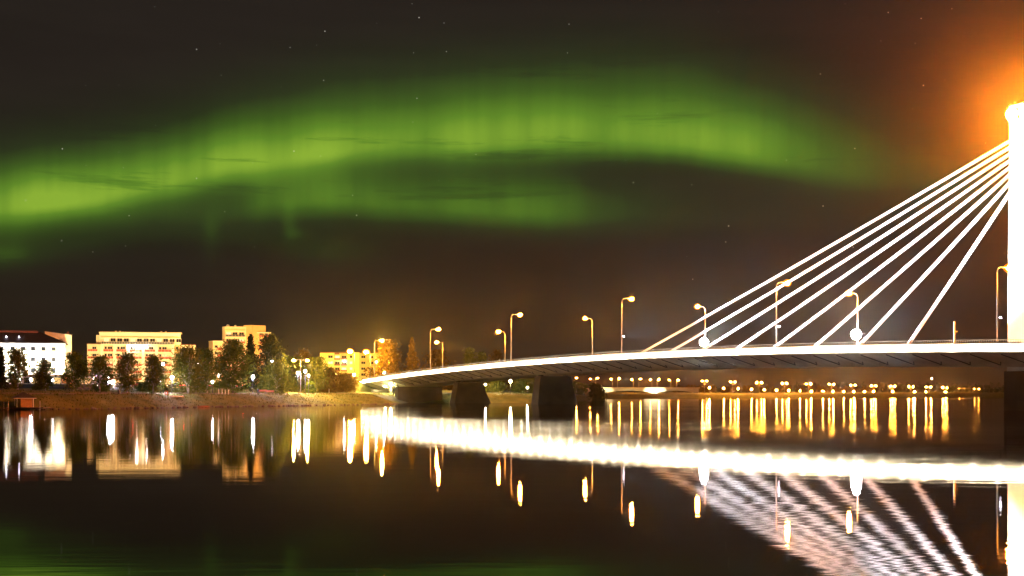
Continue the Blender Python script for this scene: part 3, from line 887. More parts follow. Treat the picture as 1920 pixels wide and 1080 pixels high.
def tree(label, x, top, hw, D, kind='birch', leaf='green', seed=0, n=2600, stems=1, low=.15, group=None, bark=None, base=None):
    rng = np.random.default_rng(seed); rnd = random.Random(seed)
    p = W(x, top, D); g = gz(p.x, p.y) if base is None else base
    h = p.z - g; r = hw * D / F_PX
    name = {'birch': 'birch_tree', 'round': 'broadleaf_tree', 'spruce': 'spruce_tree', 'bush': 'bush'}[kind]
    t = thing(name, label, 'bush' if kind == 'bush' else 'tree', (p.x, p.y, g - .05), 0, group)
    bk = bark or (BIRCH if kind == 'birch' else BARK)
    n = int(n * 1.6)
    C = []
    tb = MB()
    lsize = max(.16, min(.5, D * .00088))
    if kind == 'spruce':
        tb.tube([(0, 0, 0), (0, 0, h * .5), (0, 0, h * .97)], [.26, .16, .03], 7)
        layers = 30
        for k in range(layers):
            u = (k + .5) / layers
            z = h * (.08 + .92 * u)
            rr = r * 1.25 * (1 - u) ** .8 * rnd.uniform(.75, 1.15) + .15
            for j in range(9):
                q = rnd.uniform(0, 6.283); L = rr * rnd.uniform(.6, 1.1)
                m_ = int(n / layers / 9) + 1
                tt = rng.uniform(.1, 1, m_)
                C.append(np.stack([np.cos(q) * L * tt, np.sin(q) * L * tt, z - tt * L * .38 + rng.normal(0, .10, m_)], -1) + rng.normal(0, .13, (m_, 3)))
    else:
        tips = []
        e1, e2, lean, squ = rnd.uniform(.55, 1.0), rnd.uniform(.5, 1.0), (rnd.uniform(-.12, .12) * r, rnd.uniform(-.1, .1) * r), [rnd.uniform(.68, 1.12) for _ in range(9)]
        nc = {'birch': 46, 'round': 60, 'bush': 30}[kind]
        for k in range(nc):
            u = (k + rnd.random()) / nc
            if kind == 'birch':
                prof = math.sin(math.pi * min(1, (u * .90 + .10)) ** e1) ** e2 * squ[int(u * 8.99)]
            elif kind == 'round':
                prof = math.sin(math.pi * (u * .86 + .14) ** .85) ** .5
            else:
                prof = math.cos(u * 1.45) ** .6
            if kind != 'bush':
                prof *= min(1.0, (1 - u) / .3 + .12)
            q = rnd.uniform(0, 6.283); rr = r * prof * math.sqrt(rnd.uniform(.08, 1.0)) * rnd.uniform(.8, 1.15)
            tips.append(Vector((math.cos(q) * rr + lean[0] * u, math.sin(q) * rr + lean[1] * u, h * (low + (1 - low) * u * .97))))
        base_pts = []
        for s in range(stems):
            q = rnd.uniform(0, 6.283); sp = 0 if stems == 1 else r * .38
            top_ = Vector((math.cos(q) * sp + rnd.uniform(-.2, .2), math.sin(q) * sp, h * .82))
            m1 = Vector((top_.x * .25, top_.y * .25, h * .2)); m2 = Vector((top_.x * .7, top_.y * .7, h * .5))
            w0 = (.028 * h + .06) / (stems ** .4)
            if kind != 'bush':
                tb.tube([Vector((top_.x * .04, top_.y * .04, 0)), m1, m2, top_], [w0 * .62, w0 * .5, w0 * .3, w0 * .08], 7)
            base_pts.append((m1, m2, top_))
        for tp in tips:
            m1, m2, top_ = rnd.choice(base_pts)
            z0 = max(h * .12, tp.z - h * .16)
            if z0 < m2.z:
                k_ = max(0, (z0 - m1.z) / (m2.z - m1.z)); a = m1.lerp(m2, k_)
            else:
                a = m2.lerp(top_, min(1, (z0 - m2.z) / (top_.z - m2.z)))
            if kind != 'bush' or rnd.random() < .5:
                if kind == 'bush':
                    a = Vector((0, 0, 0))
                mid = a.lerp(tp, .5) + Vector((0, 0, .04 * h))
                tb.tube([a, mid, tp], [.012 * h * .55 + .012, .006 * h * .5 + .012, .008], 5, cap=False)
            m_ = int(n / nc * rnd.uniform(.5, 1.5)) + 3
            cr = r * rnd.uniform(.15, .30) + .13
            pts = rng.normal(0, 1, (m_, 3)) * np.array([cr, cr, cr * 1.0])
            if kind == 'birch':
                pts[:, 2] -= np.abs(rng.normal(0, .35, m_)) * cr * 1.2
            C.append(pts + np.array(tp))
    C = np.concatenate(C)
    C = C[C[:, 2] > .15]
    C = C[C[:, 2] < h * rng.uniform(.93, 1.03, len(C))]
    tb.build('trunk', bk, t, smooth=True)
    leaf_mesh('crown', C, lsize, rng, LEAFS[leaf], t)
    return t


row = 'birches along the riverside path'
tree('narrow dark spruce at the left edge of the photo', 2, 652, 11, 232, 'spruce', 'spruce', 1, 2600)
tree('first birch in the row, before the white floodlit hotel', 33, 651, 22, 236, 'birch', 'olive', 2, 2900, group=row)
tree('low second birch in the row, before the white hotel wall', 85, 675, 21, 238, 'birch', 'olive', 3, 2400, group=row)
tree('third birch in the row, by the right corner of the hotel', 138, 659, 24, 238, 'birch', 'green', 4, 3000, group=row)
tree('fourth birch in the row, before the left end of the red balconied block', 187, 665, 23, 240, 'birch', 'green', 5, 2700, group=row)
tree('slim fifth birch in the row, before the middle of the red balconied block', 238, 659, 22, 243, 'birch', 'olive', 6, 2700, group=row)
tree('sixth birch in the row, two trunks, before the right end of the balconied block', 288, 665, 23, 246, 'birch', 'olive', 7, 2900, 2, group=row)
tree('wide spreading birch with several pale trunks', 353, 648, 36, 256, 'birch', 'olive', 8, 5200, 4, low=.16)
tree('birch right behind the spreading one', 388, 652, 27, 268, 'birch', 'green', 9, 3300, 2)
tree('dense dark green tree before the tower block', 437, 636, 29, 280, 'round', 'green', 10, 6000, low=.14)
tree('pointed dark spruce before the tower block', 470, 627, 24, 300, 'spruce', 'spruce', 11, 4200)
tree('taller dark tree at the right edge of the tower block', 505, 626, 25, 305, 'round', 'spruce', 12, 5600, low=.1)
tree('low rounded birch right of the strong violet lamp', 517, 674, 26, 292, 'birch', 'olive', 13, 3000, low=.1)
tree('shadowy tree behind the twin orange lamp', 548, 668, 28, 335, 'round', 'green', 14, 3800, low=.05)
tree('bare topped tree between the twin orange lamps', 566, 652, 17, 340, 'birch', 'rust', 15, 1100, low=.35)
tree('bushy tree with a lit white trunk', 593, 668, 22, 318, 'birch', 'olive', 16, 3000, 1, low=.2)
tree('small reddish bushy tree before the yellow block', 617, 688, 13, 335, 'round', 'rust', 17, 1500, low=.05)
tree('orange lit birch behind the end of the deck', 728, 637, 25, 450, 'birch', 'rust', 18, 4200, low=.03)
tree('pointed tree behind the deck, right of the orange lit birch', 773, 632, 19, 480, 'spruce', 'rust', 19, 3600)
tree('broad shadowy tree behind the pair of lamps on the deck', 818, 655, 26, 500, 'round', 'rust', 20, 3000, low=.05)
tree('pointed olive tree above the deck left of the middle lamps', 880, 650, 18, 480, 'birch', 'olive', 21, 2600, low=.03)
tree('low rounded tree above the deck, between the olive one and the lamps', 905, 658, 14, 490, 'round', 'olive', 22, 1700, low=.05)
tree('low tree above the deck beside the far side lamp', 931, 655, 17, 500, 'round', 'rust', 23, 1800, low=.05)
tree('dark round tree standing before the far low bridge', 1118, 719, 13, 560, 'round', 'spruce', 24, 2600, low=.03)
for k, (x, tp, hw, D, lf, lb) in enumerate(((868, 712, 14, 470, 'rust', 'low rust tree seen under the bridge beside the farther pier'), (931, 711, 14, 452, 'olive', 'tree seen under the bridge, left of the brilliant lamp'),
                                            (973, 709, 13, 462, 'green', 'tree seen under the bridge, right of the brilliant lamp'), (998, 708, 13, 470, 'lime', 'lit lime green tree partly hidden by the wide pier'), (1085, 726, 10, 640, 'green', 'low tree at the end of the far low bridge'))):
    tree(lb, x, tp, hw, D, 'round', lf, 40 + k, 1500, low=.15)
bu = 'bushes in the park'
tree('dark rounded hedge bush beside the sixth birch', 277, 716, 15, 262, 'bush', 'green', 30, 1800, low=.0, group=bu)
tree('dark bush behind the sixth birch trunks', 300, 720, 12, 266, 'bush', 'spruce', 31, 1300, low=.0, group=bu)
tree('small bush in front of the retaining wall', 69, 724, 5, 240, 'bush', 'olive', 32, 500, low=.0, group=bu)
tree('low bush left of the lit trunk', 600, 716, 18, 330, 'bush', 'rust', 33, 1900, low=.0, group=bu)
tree('wide orange bush on the embankment below the yellow block', 645, 699, 22, 400, 'bush', 'rust', 34, 2600, low=.0, group=bu)
tree('green bush below the shadowy tree', 548, 713, 14, 322, 'bush', 'lime', 35, 1400, low=.0, group=bu)
tree('dark clipped bush at the foot of the lit white trunk', 582, 715, 8, 308, 'bush', 'green', 36, 900, low=.0, group=bu)
tree('pale green weeping bush beside the low rounded birch', 494, 702, 9, 296, 'bush', 'lime', 37, 1100, low=.0, group=bu)
tree('yellow green bush behind the white fence posts', 413, 716, 12, 330, 'bush', 'lime', 38, 1200, low=.0, group=bu)
tree('lit green bush seen under the bridge beside the farther pier', 917, 722, 11, 430, 'bush', 'lime', 39, 900, low=.0, group=bu)
tree('low bush at the end of the retaining wall', 192, 722, 8, 252, 'bush', 'green', 50, 800, low=.0, group=bu)


# ------------------------------------------------------------------ buildings
def win(t, o, u, n, w, h, pane=GLASS, depth=.16, fr=.08, mull=False):
    """a window on a wall: o lower left corner, u along the wall, n outward; frame with the pane set back in it"""
    o, u, n = Vector(o), Vector(u).normalized(), Vector(n).normalized()
    z = Vector((0, 0, 1))
    mb = MB()
    mb.obox(o - n * .01, u * w, z * fr, n * depth); mb.obox(o + z * (h - fr) - n * .01, u * w, z * fr, n * depth)
    mb.obox(o + z * fr - n * .01, u * fr, z * (h - 2 * fr), n * depth); mb.obox(o + z * fr + u * (w - fr) - n * .01, u * fr, z * (h - 2 * fr), n * depth)
    if mull:
        mb.obox(o + z * fr + u * (w / 2 - fr / 2) - n * .01, u * fr, z * (h - 2 * fr), n * depth * .8)
    f = mb.build('window', FRAME, t)
    MB().obox(o + z * fr + u * fr - n * .01, u * (w - 2 * fr), z * (h - 2 * fr), n * .05).build('pane', pane, f)
    return f


LITW = emit('lit_room', (1, .66, .3), 1.6)
LITY = emit('lit_room_yellow', (1, .62, .2), 3.5)
LITO = emit('lit_room_orange', (1, .30, .07), 1.2)
LITC = emit('lit_cafe', (1, .6, .2), 1.2)


def hotel_white():
    D = 354; s = D / F_PX
    o = W(122, 735, D); g = gz(o.x, o.y)
    RZ = math.radians(19); cR, sR = math.cos(RZ), math.sin(RZ)
    t = thing('hotel', 'white floodlit hotel with dark hipped roof and small square windows', 'building', (o.x, o.y, g), RZ)
    X = lambda px: (px - 122) * s
    Zz = lambda py: CAM_H + (HORIZON - py) * s - g
    le = X(-130); ze = Zz(643.5)
    MB().box((le, 0, -1), (0, 14, ze)).build('wall', CREAM, t)
    r = MB(); ez = ze + .003
    V = [(le - .7, -.8, ez), (.6, -.8, ez), (.6, 14.8, ez), (le - .7, 14.8, ez), (le + 7, 7, ez + 3.5), (X(76), 7, ez + 3.5)]
    r.add(V, [(3, 2, 1, 0), (0, 1, 5, 4), (1, 2, 5), (2, 3, 4, 5), (3, 0, 4)])
    roof = r.build('roof', ROOFD, t)
    MB().box((le + 7, 6.2, ez + 3.05), (X(73), 7.8, ez + 3.75)).build('roof_ridge', ROOFR, roof)
    for px in (19, 41):
        MB().ball((X(px), 2.6, ez + 1.75), .16, 8, 6).build('roof_light', emit('roof_bulb', COOL, 40), roof)
    MB().box((le - .75, -.86, ez - .22), (.66, -.8, ez + .05)).build('gutter', DARK, t)
    for px in list(range(-113, 10, 18)) + [12, 30.5, 49, 66, 84, 102]:
        for py in (655, 674.5, 694, 713):
            win(t, (X(px) - .6, 0, Zz(py) - .55), (1, 0, 0), (0, -1, 0), 1.2, 1.2, GLASS, .05, .04)
            MB().box((X(px) + .62, -.09, Zz(py) - .46), (X(px) + .98, -.003, Zz(py) - .08)).build('shutter_vent', DARK, t)
    # tall stair wing behind with sloping top
    XW = lambda px: ((px - 960) / F_PX * (o.y + 15 * cR) - o.x + 15 * sR) / (cR - (px - 960) / F_PX * sR)
    a0, a1 = XW(84), XW(134)
    P = [(a0, 15, -1), (a1, 15, -1), (a1, 15, Zz(630) + 1.0), (a0, 15, Zz(624) + 1.1)]
    wing = MB().prism(P, (0, 9, 0)).build('stair_wing', CREAM, t)
    MB().obox((a0 - .25, 14.7, Zz(624) + 1.105), (a1 - a0 + .5, 0, -(Zz(624) - Zz(630) + .1) - .02), (0, 9.6, 0), (0, 0, .22)).build('wing_roof', ROOFD, t)
    MB().tube([(XW(121), 14.85, Zz(639)), (XW(121), 14.98, Zz(639))], .32, 12).build('round_vent', DARK, t)
    dish = MB().tube([(XW(114), 14.3, Zz(636)), (XW(114) + .15, 14.6, Zz(636) + .1)], [.75, .2], 12).build('satellite_dish', STEEL, t)
    for px in (97, 127):
        MB().box((XW(px) - .4, 17, Zz(627)), (XW(px) + .4, 18, Zz(620.5) + .6)).build('chimney', ROOFR, t)
    # uplights along the foot of the wall
    for k, px in enumerate((-90, -48, -8, 22, 58, 110)):
        lx = X(px); b = Vector((o.x + lx * cR + 5.5 * sR, o.y + lx * sR - 5.5 * cR, 0)); tg = Vector((o.x + lx * cR, o.y + lx * sR, g + 8.5))
        floodlight(['wall washer floodlight far left at the hotel foot', 'wall washer floodlight left at the hotel foot', 'floodlight at the hotel foot by the photo edge', 'floodlight at the hotel foot behind the first birch',
                    'floodlight at the hotel foot between first and second birch', 'floodlight at the right corner of the hotel foot'][k],
                   (b.x, b.y, gz(b.x, b.y)), tg, (30e3 if px != 58 else 19e3), (1, .95, .86), 110, 140, 1.2, 'floodlights at the foot of the hotel')
    b = W(150, 735, 340)  # extra floodlight added to brighten the stair wing
    floodlight('floodlight lighting the tall stair wing of the hotel', (b.x, b.y, gz(b.x, b.y)), (o.x - 2, D + 15, g + 12), 130e3, (1, .74, .34), 60, 120, 1.2)
    return t


hotel_white()


def block_red_balconies():
    D = 511; s = D / F_PX
    o = W(162, 735, D); g = gz(o.x, o.y)
    t = thing('apartment_block', 'sand coloured block with rows of red balconies and set back top floor', 'building', (o.x, o.y, g), math.radians(14))
    X = lambda px: (px - 162) * s
    Zz = lambda py: CAM_H + (HORIZON - py) * s - g
    ztop = Zz(645.5)
    MB().box((X(190), 1.7, -1), (X(321), 13, ztop)).build('wall', SAND, t)
    MB().box((X(189), -.25, ztop + .003), (X(322), 13.2, ztop + .3)).build('roof_slab', CREAM, t)
    pil = [(187, 192), (210, 215), (234, 239), (261.5, 266.5), (286, 291), (316, 321)]
    for a, b in pil:
        MB().box((X(a), 0, -1), (X(b), 1.697, ztop)).build('pilaster', CREAM, t)
    rows = [656.5, 670, 683.5, 697, 710.5]
    for (a, b), (c, d) in zip(pil[:-1], pil[1:]):
        for k, py in enumerate(rows):
            zf = Zz(py + 2.4)
            MB().box((X(b) + .003, .25, zf - .28), (X(c) - .003, 1.697, zf)).build('balcony_slab', CREAM, t)
            L = X(c) - X(b); npan = 4
            for j in range(npan):
                MB().box((X(b) + L * j / npan + .05, .25, zf + .08), (X(b) + L * (j + 1) / npan - .05, .33, zf + .98)).build('balcony_panel', REDP, t)
            MB().box((X(b) + .02, .22, zf + 1.02), (X(c) - .02, .36, zf + 1.10)).build('balcony_rail', CREAM, t)
            rr = random.Random(int(a * 7 + k))
            win(t, (X(b) + .35, 1.7, zf + .15), (1, 0, 0), (0, -1, 0), 1.0, 2.1, GLASS, .1)
            win(t, (X(b) + 1.65, 1.7, zf + .95), (1, 0, 0), (0, -1, 0), 1.9, 1.3, LITW if rr.random() < .22 else GLASS, .1, mull=True)
    # set back top storey
    zt = Zz(622.5)
    MB().box((X(184), 3, ztop + .31), (X(332), 12, zt)).build('penthouse_wall', CREAM, t)
    MB().box((X(183), 2.5, zt + .003), (X(334.5), 12.4, zt + .35)).build('penthouse_roof', SAND, t)
    MB().box((X(187), 1.9, Zz(631.5)), (X(331), 2.997, Zz(630))).build('penthouse_canopy', OCHRE, t)
    for j, px in enumerate(range(192, 328, 12)):
        win(t, (X(px), 3, Zz(640)), (1, 0, 0), (0, -1, 0), 2.1, 1.6, GLASS if j % 4 else LITW, .1, mull=True)
    for j, px in enumerate(np.arange(190, 320, 2.9)):
        MB().box((X(px), -.15, ztop + .31), (X(px) + .42, -.08, ztop + 1.2)).build('terrace_panel', DARK, t)
    MB().box((X(188), -.2, ztop + 1.22), (X(321), -.05, ztop + 1.3)).build('terrace_rail', CREAM, t)
    MB().box((X(178), 4, ztop - .5), (X(183.8), 11, Zz(627))).build('plant_room', SAND, t)
    for px in (211, 218.5, 294.5, 303):
        MB().box((X(px), 6, zt + .36), (X(px) + .7, 6.7, zt + 1.0)).build('roof_vent', SAND, t)
    # wings
    MB().box((X(163), .8, -1), (X(186.9), 12, Zz(645))).build('side_wing', SAND, t)
    MB().box((X(162), .5, Zz(645) + .003), (X(187), 12.3, Zz(645) + .25)).build('wing_roof', ROOFR, t)
    for py in rows[:4]:
        zf = Zz(py + 2.4)
        for j in range(4):
            MB().box((X(164.5) + j * .95, .45, zf + .08), (X(164.5) + j * .95 + .86, .53, zf + .98)).build('balcony_panel', REDP, t)
        MB().box((X(164), .4, zf - .2), (X(182), .797, zf + .05)).build('balcony_slab', CREAM, t)
        win(t, (X(172), .8, zf + 1.0), (1, 0, 0), (0, -1, 0), 1.7, 1.1, GLASS, .1, mull=True)
    MB().box((X(321.1), 3.5, -1), (X(333), 12, Zz(640))).build('stair_tower', OCHRE, t)
    MB().box((X(333.1), 2.4, -1), (X(360), 12, Zz(645))).build('side_wing', SAND, t)
    MB().box((X(332.9), 2.0, Zz(645) + .003), (X(361), 12.3, Zz(643.8))).build('wing_roof', ROOFR, t)
    for py in rows[:4]:
        win(t, (X(323), 3.5, Zz(py - 3)), (1, 0, 0), (0, -1, 0), 1.3, 1.3, GLASS, .1)
        win(t, (X(338), 2.4, Zz(py - 1)), (1, 0, 0), (0, -1, 0), 1.6, 1.2, GLASS, .1, mull=True)
    return t, g


_, gB2 = block_red_balconies()


def tower_block():
    D = 550; s = D / F_PX
    o = W(391, 735, D); g = gz(o.x, o.y)
    t = thing('tower_block', 'ochre tower block rising above dark trees, with rooftop dishes', 'building', (o.x, o.y, g), math.radians(12))
    X = lambda px: (px - 391) * s
    Zz = lambda py: CAM_H + (HORIZON - py) * s - g
    # lower wing with a chamfered corner
    MB().prism([(X(391), 3.5, -1), (X(399), 0, -1), (X(418), 0, -1), (X(418), 12, -1), (X(391), 12, -1)], (0, 0, Zz(640) + 1)).build('side_wing', SAND, t)
    MB().prism([(X(390.4), 3.3, Zz(640) + .003), (X(398.7), -.3, Zz(640) + .003), (X(418), -.3, Zz(640) + .003), (X(418), 12, Zz(640) + .003), (X(390.4), 12, Zz(640) + .003)], (0, 0, .3)).build('wing_roof', CREAM, t)
    MB().prism([(X(416), 3, -1), (X(421), 1, -1), (X(460), 1, -1), (X(460), 14, -1), (X(416), 14, -1)], (0, 0, Zz(611.5) + 1)).build('tower_wall', SAND, t)
    MB().prism([(X(455), 2, -1), (X(472), -1.5, -1), (X(496), 1.5, -1), (X(496), 14, -1), (X(455), 14, -1)], (0, 0, Zz(608.8) + 1)).build('tower_core', OCHRE, t)
    MB().box((X(482), -.5, -1), (X(504), 1.4, Zz(624))).build('bay', OCHRE, t)
    MB().box((X(480), -1.3, Zz(624) + .003), (X(506), 2, Zz(622))).build('bay_roof', CREAM, t)
    # balcony floors
    for k in range(7):
        zf = Zz(631 + 12.6 * k)
        MB().box((X(422), -.6, zf - .25), (X(459), .997, zf)).build('balcony_slab', CREAM, t)
        for j in range(6):
            MB().box((X(422.5) + j * 1.42, -.6, zf + .08), (X(422.5) + j * 1.42 + 1.3, -.52, zf + .9)).build('balcony_panel', DARK if k == 0 else REDP, t)
            if j % 2 == 0:
                win(t, (X(423) + j * 1.42, 1.0, zf + .95), (1, 0, 0), (0, -1, 0), 2.2, 1.2, LITW if (j + k) % 5 == 0 else GLASS, .1, mull=True)
        for j in range(2):
            MB().box((X(484) + j * 2.4, -.75, zf + .1), (X(484) + j * 2.4 + 2.1, -.67, zf + .9)).build('balcony_panel', REDP, t)
            win(t, (X(484) + j * 2.4, -.5, zf + .95), (1, 0, 0), (0, -1, 0), 1.6, 1.2, GLASS, .1)
        win(t, (X(402), 0, zf + .95), (1, 0, 0), (0, -1, 0), 1.4, 1.2, GLASS, .1) if zf < Zz(645) else None
        if zf < Zz(645):
            MB().box((X(407), -.6, zf), (X(416), -.5, zf + .9)).build('balcony_panel', REDP, t)
    MB().box((X(420), .2, Zz(618.5)), (X(458), .997, Zz(617))).build('cornice', OCHRE, t)
    for px, r in ((426, .8), (440, .5)):
        MB().ball((X(px), 4, Zz(611.5) + .5), r, 10, 6, .8).build('satellite_dish', WHITEP, t, smooth=True)
    return t


tower_block()


def block_yellow():
    D = 620; s = D / F_PX
    o = W(600, 735, D); g = gz(o.x, o.y)
    t = thing('yellow_apartment_block', 'bright yellow apartment block with stacked recessed balconies behind the orange lamps', 'building', (o.x, o.y, g), math.radians(7))
    X = lambda px: (px - 600) * s
    Zz = lambda py: CAM_H + (HORIZON - py) * s - g
    zt = Zz(661.5)
    MB().box((0, 0, -1), (X(626), 11, zt)).build('wall', YELLOW, t)
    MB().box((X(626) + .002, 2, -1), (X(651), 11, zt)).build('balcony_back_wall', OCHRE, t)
    MB().box((X(651) + .002, 0, -1), (X(673), 11, zt + .3)).build('wall', YELLOW, t)
    u = Vector((X(673) * .35 + 5, 6.5, 0)).normalized(); n = Vector((u.y, -u.x, 0))
    c = Vector((X(673) + .003, .05, -1))
    L = 17.0
    MB().prism([c, c + u * L, c + u * L + Vector((0, 5, 0)), Vector((X(673) + .003, 11, -1))], (0, 0, zt + 1)).build('side_wall', OCHRE, t)  # ochre here puts the shade of this flank into its colour
    MB().box((-.2, -.25, zt + .302), (X(673.5), 11.3, zt + .5)).build('roof', ROOFR, t)
    for k in range(5):
        zf = Zz(674.5 + 11.1 * k)
        win(t, (X(615), 0, zf + .85), (1, 0, 0), (0, -1, 0), 2.4, 1.4, GLASS if k != 1 else LITY, .12, mull=True)
        win(t, (X(655), 0, zf + .85), (1, 0, 0), (0, -1, 0), 1.5, 1.4, LITY if k in (1, 2) else GLASS, .12)
        MB().box((X(626) + .003, .1, zf - .3), (X(651) - .003, 1.997, zf)).build('balcony_slab', YELLOW, t)
        for j in range(2):
            a = X(626.5) + j * (X(651) - X(626)) / 2
            MB().box((a, .1, zf + .05), (a + 3.05, .18, zf + .9)).build('balcony_panel', ROOFR, t)
            MB().box((a + 3.06, .05, zf), (a + 3.2, .3, zf + 2.7)).build('balcony_post', YELLOW, t)
            win(t, (a + .3, 2.0, zf + .1), (1, 0, 0), (0, -1, 0), 2.4, 2.1, LITY if (j + k) % 3 == 0 else GLASS, .1, mull=True)
        for q in (1.0, 5.6, 11.0):
            win(t, c + u * q + Vector((0, 0, zf + .85 + 1)), u, n, 2.6, 1.4, GLASS, .12, mull=True)
    MB().box((X(627), -.1, Zz(664)), (X(636), .3, Zz(661))).build('parapet', ROOFR, t)
    MB().ball((X(645), -.35, Zz(678)), .42, 8, 6).build('wall_lamp', emit('wall_lamp_bulb', WHT, 160), t)
    return t


block_yellow()

# floodlights added to brighten the middle blocks, then white lamps
for k, (x, y, D, tx, ty, e_, lb) in enumerate((
        (208, 712, 452, 205, 690, 135e3, 'floodlight among the trees before the left half of the red balconied block'),
        (262, 718, 452, 268, 688, 140e3, 'floodlight among the trees before the middle of the red balconied block'),
        (318, 718, 455, 318, 680, 140e3, 'floodlight before the right end of the red balconied block'),
        (440, 722, 490, 440, 650, 190e3, 'floodlight at the foot of the tower block, behind the dense tree'),
        (486, 722, 490, 482, 645, 150e3, 'floodlight at the foot of the tower block, behind the spruces'),
        (640, 712, 560, 640, 682, 300e3, 'floodlight on the grass before the yellow apartment block'))):
    p = W(x, y, D); tg = W(tx, ty, 511 if k < 3 else (548 if k < 5 else 618))
    floodlight(lb, (p.x, p.y, gz(p.x, p.y)), tg, e_, (1, .68, .29) if k < 3 else ((1, .50, .14) if k < 5 else (1, .62, .1)), 75, 120, 1.6, 'floodlights before the apartment blocks')
for x, y, D, lb in ((205, 706, 300, 'brilliant white lamp right of the fourth birch'), (211, 716, 296, 'white lamp low beside the brilliant one, right of the fourth birch'), (203, 722, 292, 'white lantern near the ground at the end of the retaining wall')):
    post_lamp(lb, x, y, D, emit('entrance_globe', COOL, 1300), .34, pk)
# lights glowing on the balconied block
for x, lb in ((242, 0), (256, 1), (275, 2)):
    p = W(x, 651, 510 + (x - 162) * .222 * .25)
    t = thing('balcony_lamp', ['left of three bright lamps on the top balconies', 'brightest of three lamps on the top balconies, in the middle', 'right of three bright lamps on the top balconies'][lb], 'lamp', p, 0, 'lamps on the balconied block')
    MB().ball((0, 0, 0), (.4, .55, .4)[lb], 8, 6).build('globe', emit('balcony_globe', WHT, 90), t, smooth=True)
    MB().box((-.08, 0, -.05), (.08, 3.4, .05)).build('bracket', DARK, t)


# ------------------------------------------------------------------ retaining wall, cafe, hut and small things in the park
def wall_and_cafe():
    a = W(8, 735, 247); b = W(183, 735, 258)
    u = Vector((b.x - a.x, b.y - a.y, 0)); L = u.length; u.normalize(); n = Vector((u.y, -u.x, 0))
    g = min(gz(a.x, a.y), gz(b.x, b.y)) - .3
    t = thing('retaining_wall', 'long dark retaining wall with pale coping behind the birches', 'wall', (a.x, a.y, g))
    h = 1.45
    k = 14
    for i in range(k):
        MB().obox(u * (L * i / k + .015), u * (L / k - .03), -n * .35, (0, 0, h)).build('wall_panel', mat('dark_blockwork', (.07, .06, .055), .85, .3, .8, bump=.3), t)
    MB().obox(n * .08 + Vector((0, 0, h + .003)), u * L, -n * .5, (0, 0, .14)).build('coping', CREAM, t)
    mb = MB()
    for i in range(int(L / .35)):
        mb.obox(u * (i * .35) - n * .1 + Vector((0, 0, h + .14)), u * .03, -n * .03, (0, 0, .8))
    mb.build('fence_pickets', STEEL, t, stuff=True)
    MB().obox(Vector((0, 0, h + .95)) - n * .1, u * L, -n * .05, (0, 0, .05)).build('fence_rail', STEEL, t)
    # pavilion
    p = W(112, 735, 292); g2 = gz(p.x, p.y)
    c = thing('cafe_pavilion', 'low glazed cafe pavilion glowing orange behind the retaining wall', 'building', (p.x, p.y, g2))
    MB().box((-9, 0, -.5), (8, 6, 2.6)).build('wall', SAND, c)
    MB().box((-9.6, -1.2, 2.603), (8.6, 6.4, 2.85)).build('roof', ROOFR, c)
    for i in range(9):
        win(c, (-8.6 + i * 1.82, 0, .5), (1, 0, 0), (0, -1, 0), 1.6, 1.8, LITO if i in (5, 6) else (LITC if i % 3 else GLASS), .12)


wall_and_cafe()


def hut():
    D = 207; s = D / F_PX
    p = W(46, 766, D)
    t = thing('jetty_hut', 'small boarded hut with dark pyramid roof on the jetty', 'hut', (p.x, p.y, .42), math.radians(32))
    X = lambda px: (px - 46) * s
    n = 8
    a, b = X(39.5), X(60)
    for i in range(n):
        MB().box((a + (b - a) * i / n + .01, 0, 0), (a + (b - a) * (i + 1) / n - .01, .06, 1.45)).build('board', WOOD, t)
    MB().box((a, .063, 0), (b, 1.9, 1.44)).build('wall', WOOD, t)
    for px in (32, 61):
        MB().box((X(px), -.12, 0), (X(px) + .1, -.02, 1.44)).build('post', WHITEP, t)
        MB().box((X(px), 1.9, 0), (X(px) + .1, 2.0, 1.44)).build('post', WHITEP, t)
    r = MB(); e = (X(26), X(66), -.55, 2.5)
    r.add([(e[0], e[2], 1.58), (e[1], e[2], 1.58), (e[1], e[3], 1.58), (e[0], e[3], 1.58), (X(44), 1, 2.55), (X(47), 1, 2.55)], [(3, 2, 1, 0), (0, 1, 5, 4), (1, 2, 5), (2, 3, 4, 5), (3, 0, 4)])
    r.build('roof', ROOFD, t)
    MB().box((e[0], e[2] - .03, 1.45), (e[1], e[2] + .04, 1.577)).build('eaves_board', mat('eaves', (.6, .5, .42), .7, .1, 3), t)
    j = thing('jetty', 'low wooden jetty with pale mooring posts under the hut', 'jetty', (p.x, p.y, 0))
    for i in range(22):
        x0 = X(0) - 1 + i * .42
        if x0 > X(84):
            break
        MB().box((x0 + .01, -1.3, .3), (x0 + .40, 2.4, .41)).build('plank', mat('jetty_planks', (.13, .08, .055), .8, .3, 2), j)
    MB().box((X(0) - 1, -1.25, .1), (X(82), -1.1, .297)).build('edge_beam', MATS['jetty_planks'], j)
    for px, h_ in ((14, .95), (21.5, 1.0), (81, 1.05)):
        MB().tube([(X(px), -1.45, -.6), (X(px) + (.06 if px == 21.5 else 0), -1.45, .4 + h_)], .075, 8).build('mooring_post', BIRCH, j)


hut()


